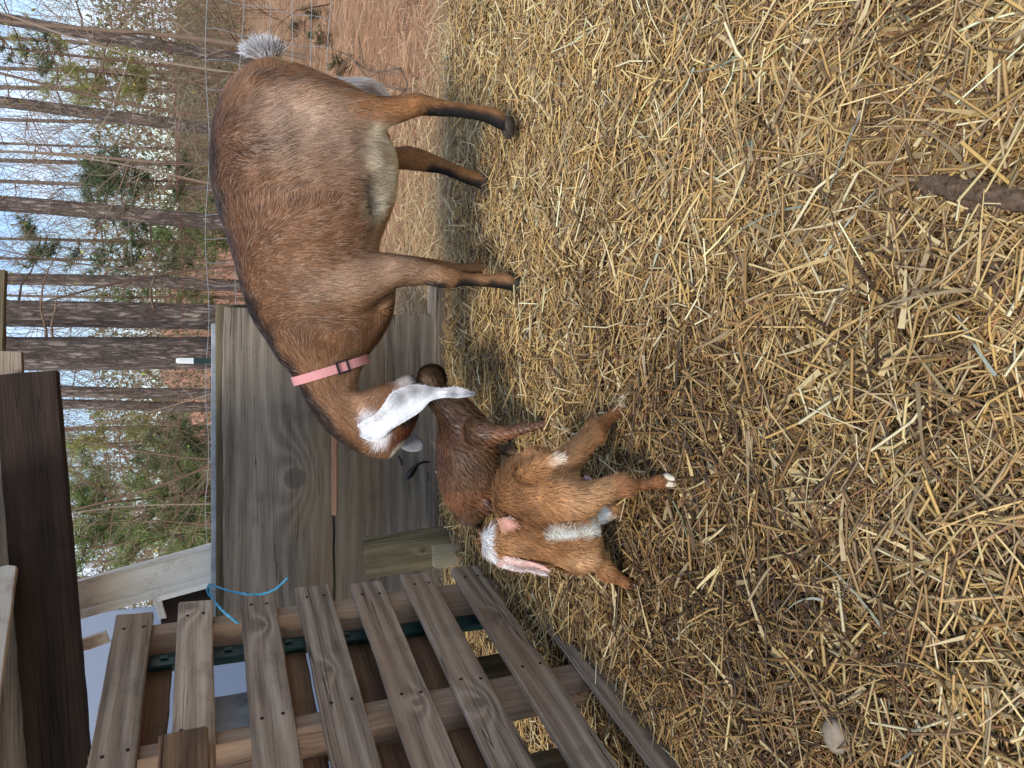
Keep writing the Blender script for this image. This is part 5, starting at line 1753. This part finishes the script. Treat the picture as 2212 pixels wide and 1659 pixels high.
pines = [
    (0, 40, 480, 118, 24, 9.5, 'pine trunk nearest the top corner, farthest from the dark header beam'),
    (0, 222, 450, 275, 24, 10.5, 'slim pine trunk above the rump of the doe'),
    (0, 441, 470, 480, 33, 8.6, 'thick pine trunk rising above the middle of the back of the doe'),
    (0, 601, 520, 618, 25, 10.0, 'slim dark pine trunk above the shoulder of the doe'),
    (0, 675, 470, 688, 55, 6.6, 'broad brown pine trunk, right neighbour of the broadest trunk'),
    (0, 760, 470, 764, 70, 6.2, 'broadest pine trunk, directly behind the end of the header beam'),
    (150, 845, 460, 850, 24, 10.8, 'slim pine trunk, right one of the pair left of the white tipped post'),
    (150, 874, 460, 878, 21, 11.6, 'slim pine trunk, left one of the pair left of the white tipped post'),
]
for i, (x0, y0, x1, y1, w, Y, lb) in enumerate(pines):
    pine(x0, y0, x1, y1, w, Y, lb, seed=i + 3)
# thinner trunks farther back, each its own
r = random.Random(5)
far_y = [90, 150, 195, 262, 312, 352, 395, 520, 560, 640, 925, 965, 1010, 1055, 1100, 1140, 1165, 1215, 1250]
for i, yy in enumerate(far_y):
    w = r.uniform(5, 11)
    Y = r.uniform(15, 26)
    ORD = ['first', 'second', 'third', 'fourth', 'fifth', 'sixth', 'seventh', 'eighth', 'ninth', 'tenth']
    side = (ORD[i] + ' above the doe, counted from her tail') if i < 10 else (ORD[i - 10] + ' above the plank wall, counted from the post')
    pine(0, yy - r.uniform(4, 10) * (830 - yy) / 800, 470, yy + r.uniform(2, 24) * (830 - yy) / 800, w, Y, 'thin distant tree trunk, ' + side, height=11, nl=3, seed=40 + i)

# ------------------------------------------------------------------ bare saplings
def grow(mb, p, d, L, rad, depth, r, cA, out=None):
    n = 6
    pts = [np.array(p)]
    dd = np.array(d, float)
    for i in range(n):
        dd = unit(dd + np.array([r.gauss(0, 1), r.gauss(0, 1), r.gauss(0, 0.7) + 0.12]) * 0.11)
        pts.append(pts[-1] + dd * L / n)
    rads = np.linspace(rad, max(rad * 0.35, 0.0016), n + 1)
    v, f = tube_path(pts, rads, 5 if rad > 0.01 else 3)
    mb.add(v, f, cA * r.uniform(0.8, 1.2))
    if out is not None: out.append(pts[-1])
    if depth > 0:
        for k in range(r.randint(4, 6)):
            i = r.randint(2, n)
            t = unit(dd * 0.6 + np.array([r.gauss(0, 1), r.gauss(0, 1), r.gauss(0.25, 0.6)]) * 0.75)
            grow(mb, pts[i], t, L * r.uniform(0.35, 0.65), rads[i] * 0.5, depth - 1, r, cA, out)


sap = [  # plate y at ground-ish, Y, height, lean x, radius, label
    (95, 6.2, 3.6, -0.02, 0.030, 'bent pale sapling growing left of the corner pine'),
    (175, 5.6, 2.6, 0.10, 0.016, 'thin bare sapling beside the tail of the doe'),
    (262, 7.5, 3.8, 0.06, 0.028, 'grey bare sapling forking over the rump of the doe'),
    (330, 7.0, 3.4, -0.10, 0.024, 'leaning bare sapling between two pines above the back of the doe'),
    (405, 8.2, 3.4, 0.06, 0.018, 'thin bare sapling just right of the thick pine'),
    (540, 7.4, 3.2, -0.25, 0.020, 'slanting bare sapling above the withers of the doe'),
    (640, 8.5, 3.4, 0.15, 0.016, 'bare sapling in front of the broad brown trunk'),
    (820, 7.5, 2.8, -0.2, 0.014, 'bare sapling beside the white tipped post'),
    (940, 6.8, 3.0, -0.30, 0.020, 'slanting bare sapling left of the pair of slim pines'),
    (1000, 8.2, 3.2, 0.12, 0.016, 'bare sapling above the knot of the upper plank'),
    (1065, 7.6, 2.8, -0.08, 0.014, 'bare twiggy sapling over the middle of the plank wall'),
    (1150, 8.0, 2.8, 0.08, 0.013, 'bare twiggy sapling near the cream door frame'),
]
LEAFC = np.array([lin(176, 178, 74), lin(150, 166, 78), lin(190, 170, 80), lin(160, 120, 70)])
for i, (yy, Y, h_, lean, rad, lb) in enumerate(sap):
    r = random.Random(200 + i)
    b0 = P(480, yy, Y); b0[2] = -0.03
    t_ = thing('bare_sapling', lb, 'sapling', tuple(b0), 'bare saplings behind the fence')
    cA = lin(*[(132, 112, 94), (150, 134, 116), (116, 94, 76)][i % 3])
    n = 12
    pts = []
    for k in range(n + 1):
        s = k / n
        pts.append(b0 + np.array([lean * h_ * s + 0.05 * math.sin(s * 7 + i), 0.05 * math.sin(s * 5 + i), h_ * s]))
    rad = rad * 0.72
    rads = np.linspace(rad, rad * 0.3, n + 1)
    mb = MB(); v, f = tube_path(pts, rads, 8); mb.add(v, f, cA)
    put(link('trunk', mb.mesh('trunk'), M_TWIG), t_)
    mb = MB(); tips = []
    for k in range(16):
        j = r.randint(2, n)
        an = r.uniform(0, 6.28)
        grow(mb, pts[j], unit(np.array([math.cos(an), math.sin(an) * 0.8, r.uniform(0.1, 0.9)])), h_ * r.uniform(0.22, 0.42), rads[j] * 0.42, 2, r, cA, tips)
    for tpt in tips[::9]:
        a1 = unit(np.array([r.gauss(0, 1), r.gauss(0, 1), r.gauss(0, 1)])); b1 = unit(np.cross(a1, (0.3, 0.2, 0.9)))
        s_ = r.uniform(0.010, 0.024)
        mb.add([tpt, tpt + (a1 + b1 * 0.5) * s_, tpt + a1 * 2 * s_, tpt + (a1 - b1 * 0.5) * s_], [(0, 1, 2, 3)], LEAFC[r.randint(0, 3)])
    put(link('crown', mb.mesh('crown'), M_TWIG), t_)

# ------------------------------------------------------------------ young pines and evergreen shrubs with needle tufts
def evergreen(yy, xc, Y, rx, rz, n_tuft, pal, label, seed, nl=0.11, name='young_pine'):
    r = np.random.default_rng(seed)
    c0 = P(xc, yy, Y)
    t_ = thing(name, label, 'young pine' if name == 'young_pine' else 'shrub', (c0[0], Y, -0.05), 'evergreens behind the fence')
    trunk = [np.array([c0[0] + 0.04 * math.sin(s * 5), Y, -0.05 + s * (c0[2] + rz)]) for s in np.linspace(0, 1, 9)]
    mb = MB(); v, f = tube_path(trunk, np.linspace(0.035, 0.008, 9), 7); mb.add(v, f, lin(104, 82, 64))
    brs = []
    for k in range(26):
        z = c0[2] + rz * r.uniform(-1, 0.95)
        an = r.uniform(0, 6.28)
        w = rx * math.sqrt(max(0.05, 1 - ((z - c0[2]) / rz) ** 2)) * r.uniform(0.6, 1.1)
        p0 = np.array([c0[0], Y, z - 0.1 * w]); p1 = p0 + np.array([math.cos(an) * w, math.sin(an) * w, 0.35 * w])
        pts = [p0 + (p1 - p0) * s + np.array([0, 0, -0.1 * w * math.sin(s * 3.1)]) for s in np.linspace(0, 1, 5)]
        v, f = tube_path(pts, np.linspace(0.012, 0.003, 5), 4); mb.add(v, f, lin(110, 88, 68))
        brs.append(pts)
    put(link('trunk', mb.mesh('trunk'), M_TWIG), t_)
    cen = []
    for k in range(n_tuft):
        pts = brs[r.integers(len(brs))]
        s = r.uniform(0.25, 1.0) * 4
        i = min(int(s), 3)
        cen.append(pts[i] + (pts[i + 1] - pts[i]) * (s - i) + r.normal(size=3) * 0.05 * rx)
    cen = np.array(cen)
    per = 16
    c = np.repeat(cen, per, axis=0)
    D = r.normal(size=(len(c), 3)); D[:, 2] += 0.5; D = unit(D)
    S = unit(np.cross(D, r.normal(size=(len(c), 3))))
    cc = pal[r.integers(len(pal), size=len(c))] * r.uniform(0.7, 1.25, len(c))[:, None]
    v, f, cl = ribbons(c, D, S, nl * r.uniform(0.6, 1.2, len(c)), np.full(len(c), nl * 0.075), nseg=1, cols=cc)
    put(link('crown', fast_mesh('crown', v, f, cl), M_LEAF), t_)


GP = np.array([lin(112, 132, 74), lin(136, 152, 88), lin(92, 112, 64), lin(150, 160, 104)])
GD = np.array([lin(78, 98, 62), lin(96, 112, 72), lin(64, 82, 54), lin(112, 124, 84)])
GY = np.array([lin(168, 172, 92), lin(150, 158, 84), lin(182, 180, 112)])
ev = [(150, 170, 14, 0.9, 1.0, 300, GY, 'yellow green young pine behind the corner pine trunk', 0.16),
      (100, 30, 12, 0.5, 0.6, 120, GD, 'small dark green pine spray at the top corner', 0.12),
      (390, 330, 12, 0.8, 0.9, 330, GD, 'dark green young pine behind the saplings above the doe', 0.14),
      (520, 260, 13, 0.8, 1.4, 380, GD, 'tall dull green young pine between the thick and the slim dark trunk', 0.15),
      (520, 430, 10, 0.5, 0.5, 160, GP, 'low green young pine just above the back of the doe', 0.12),
      (642, 330, 12, 0.35, 0.9, 140, GP, 'narrow green young pine beside the broad brown trunk', 0.12),
      (1075, 320, 9.5, 0.75, 0.75, 420, GP, 'bright green young pine over the middle of the plank wall', 0.14),
      (1165, 330, 9.0, 0.55, 0.8, 330, GP, 'bright green young pine beside the cream door frame', 0.14),
      (960, 200, 13, 0.9, 1.0, 280, GY, 'pale yellow green young pine left of the pair of slim trunks', 0.16),
      (1130, 140, 13, 0.8, 0.7, 160, GY, 'pale young pine high up beside the header beam', 0.15),
      (1000, 400, 11, 0.7, 0.6, 240, GD, 'dull green young pine just above the plank wall, left of the post', 0.13)]
for i, (yy, xc, Y, rx, rz, n, pal, lb, nl) in enumerate(ev):
    evergreen(yy, xc, Y, rx, rz, n, pal, lb, 300 + i, nl)
# low evergreen sprigs on the needle carpet
for i, (x, y) in enumerate(((700, 85), (752, 145), (650, 60), (690, 30))):
    g = G(x, y, 0)
    evergreen(y, x, g[1], 0.09, 0.12, 26, GD * 0.9, ['low green sprig on the needle carpet behind the tail', 'low green sprig nearest the hind leg on the needle carpet',
              'low green sprig at the foot of the wire fence', 'low green sprig nearest the frame edge on the needle carpet'][i], 400 + i, 0.05, 'green_sprig')

# ------------------------------------------------------------------ far wood as one mass
r = np.random.default_rng(77)
n = 24000
Yf = r.uniform(12, 34, n)
Xf = r.uniform(-0.62, 0.66, n) * Yf
zmax = 1.6 + 0.14 * Yf
Zf = zmax * r.random(n) ** 1.4
c0 = np.stack([Xf, Yf, Zf], -1)
D = unit(np.stack([r.normal(0, 0.55, n), r.normal(0, 0.4, n), r.normal(0.9, 0.6, n)], -1))
L = r.uniform(0.4, 2.0, n)
W = r.uniform(0.004, 0.013, n)
pal = np.array([lin(138, 112, 90), lin(116, 92, 72), lin(156, 132, 108), lin(100, 80, 64), lin(170, 146, 122), lin(128, 116, 92)])
cc = pal[r.integers(len(pal), size=n)] * r.uniform(0.8, 1.15, n)[:, None]
v1 = ribbons(c0, D, unit(np.cross(D, np.tile([0, 1.0, 0], (n, 1)))), L, W, lift=r.normal(size=(n, 3)) * 0.2, nseg=2, cols=cc)
n = 80000
Yf = r.uniform(14, 36, n)
Xf = r.uniform(-0.62, 0.66, n) * Yf
q = np.stack([Xf, Yf, 0 * Xf], -1)
Zf = (1.1 + 0.11 * Yf) * r.random(n) ** 1.8
q[:, 2] = Zf
keep = fnoise(q * np.array([1, 0.6, 1.3]), 1.1, 2) > -0.25
q = q[keep]; n = len(q)
D = unit(r.normal(size=(n, 3))); S = unit(np.cross(D, r.normal(size=(n, 3))))
pal = np.array([lin(150, 132, 100), lin(128, 104, 78), lin(116, 122, 80), lin(136, 140, 96), lin(168, 146, 112), lin(152, 112, 80), lin(98, 104, 70)])
pick = (fnoise(q, 0.6, 6) * 2.2 + 3 + r.normal(size=n)).astype(int) % len(pal)
cc = pal[pick] * r.uniform(0.75, 1.2, n)[:, None]
v2 = ribbons(q, D, S, r.uniform(0.05, 0.15, n) * q[:, 1] / 20, r.uniform(0.05, 0.12, n) * q[:, 1] / 20, nseg=1, cols=cc)
V_ = np.concatenate([v1[0], v2[0]]); F_ = np.concatenate([v1[1], v2[1] + len(v1[0])]); C__ = np.concatenate([v1[2], v2[2]])
tag(link('far_wood', fast_mesh('far_wood', V_, F_, C__), M_LEAF), 'tangled brown winter woodland far behind the fence', 'woodland', kind='stuff')
# brushwood and fallen twigs just past the fence
mb = MB()
rr_ = random.Random(9)
for k in range(80):
    yy = rr_.uniform(-0.1, 0.62); Y = rr_.uniform(4.9, 11)
    p = np.array([yy * Y - 0.6 * 0, Y, 0.0])
    grow(mb, p, unit(np.array([rr_.gauss(0, 0.7), rr_.gauss(0, 0.5), rr_.uniform(0.2, 1.2)])), rr_.uniform(0.5, 1.3), 0.007, 1, rr_, lin(126, 98, 76))
tag(link('brushwood', mb.mesh('brushwood'), M_TWIG), 'low tangled brown brushwood past the wire fence', 'brushwood', kind='stuff')
# two thin bare twigs lying on the needles behind the doe
for i, path in enumerate(([(740, 150), (765, 118), (800, 150), (850, 160), (880, 150)], [(765, 118), (830, 175), (890, 195), (905, 160)])):
    mb = MB()
    pts = []
    for k, (x, y) in enumerate(path):
        g = G(x, y, 0.0); g[2] = 0.03 + 0.04 * (k % 2); pts.append(g)
    v, f = tube_path(curve_pts(pts, 24), [0.004] * len(curve_pts(pts, 24)), 5); mb.add(v, f)
    for k in range(4):
        g = np.array(pts[1 + k % 3]); v, f = tube_path([g, g + np.array([rr_.gauss(0, .1), rr_.gauss(0, .1), 0.05]), g + np.array([rr_.gauss(0, .2), rr_.gauss(0, .2), 0.06])], [0.003, 0.002, 0.001], 4); mb.add(v, f)
    tag(link('fallen_twig', mb.mesh('fallen_twig'), M_TWIGM), ['dark bare twig lying on the needles behind the tail', 'dark bare twig lying on the needles nearer the hind leg'][i], 'twig')
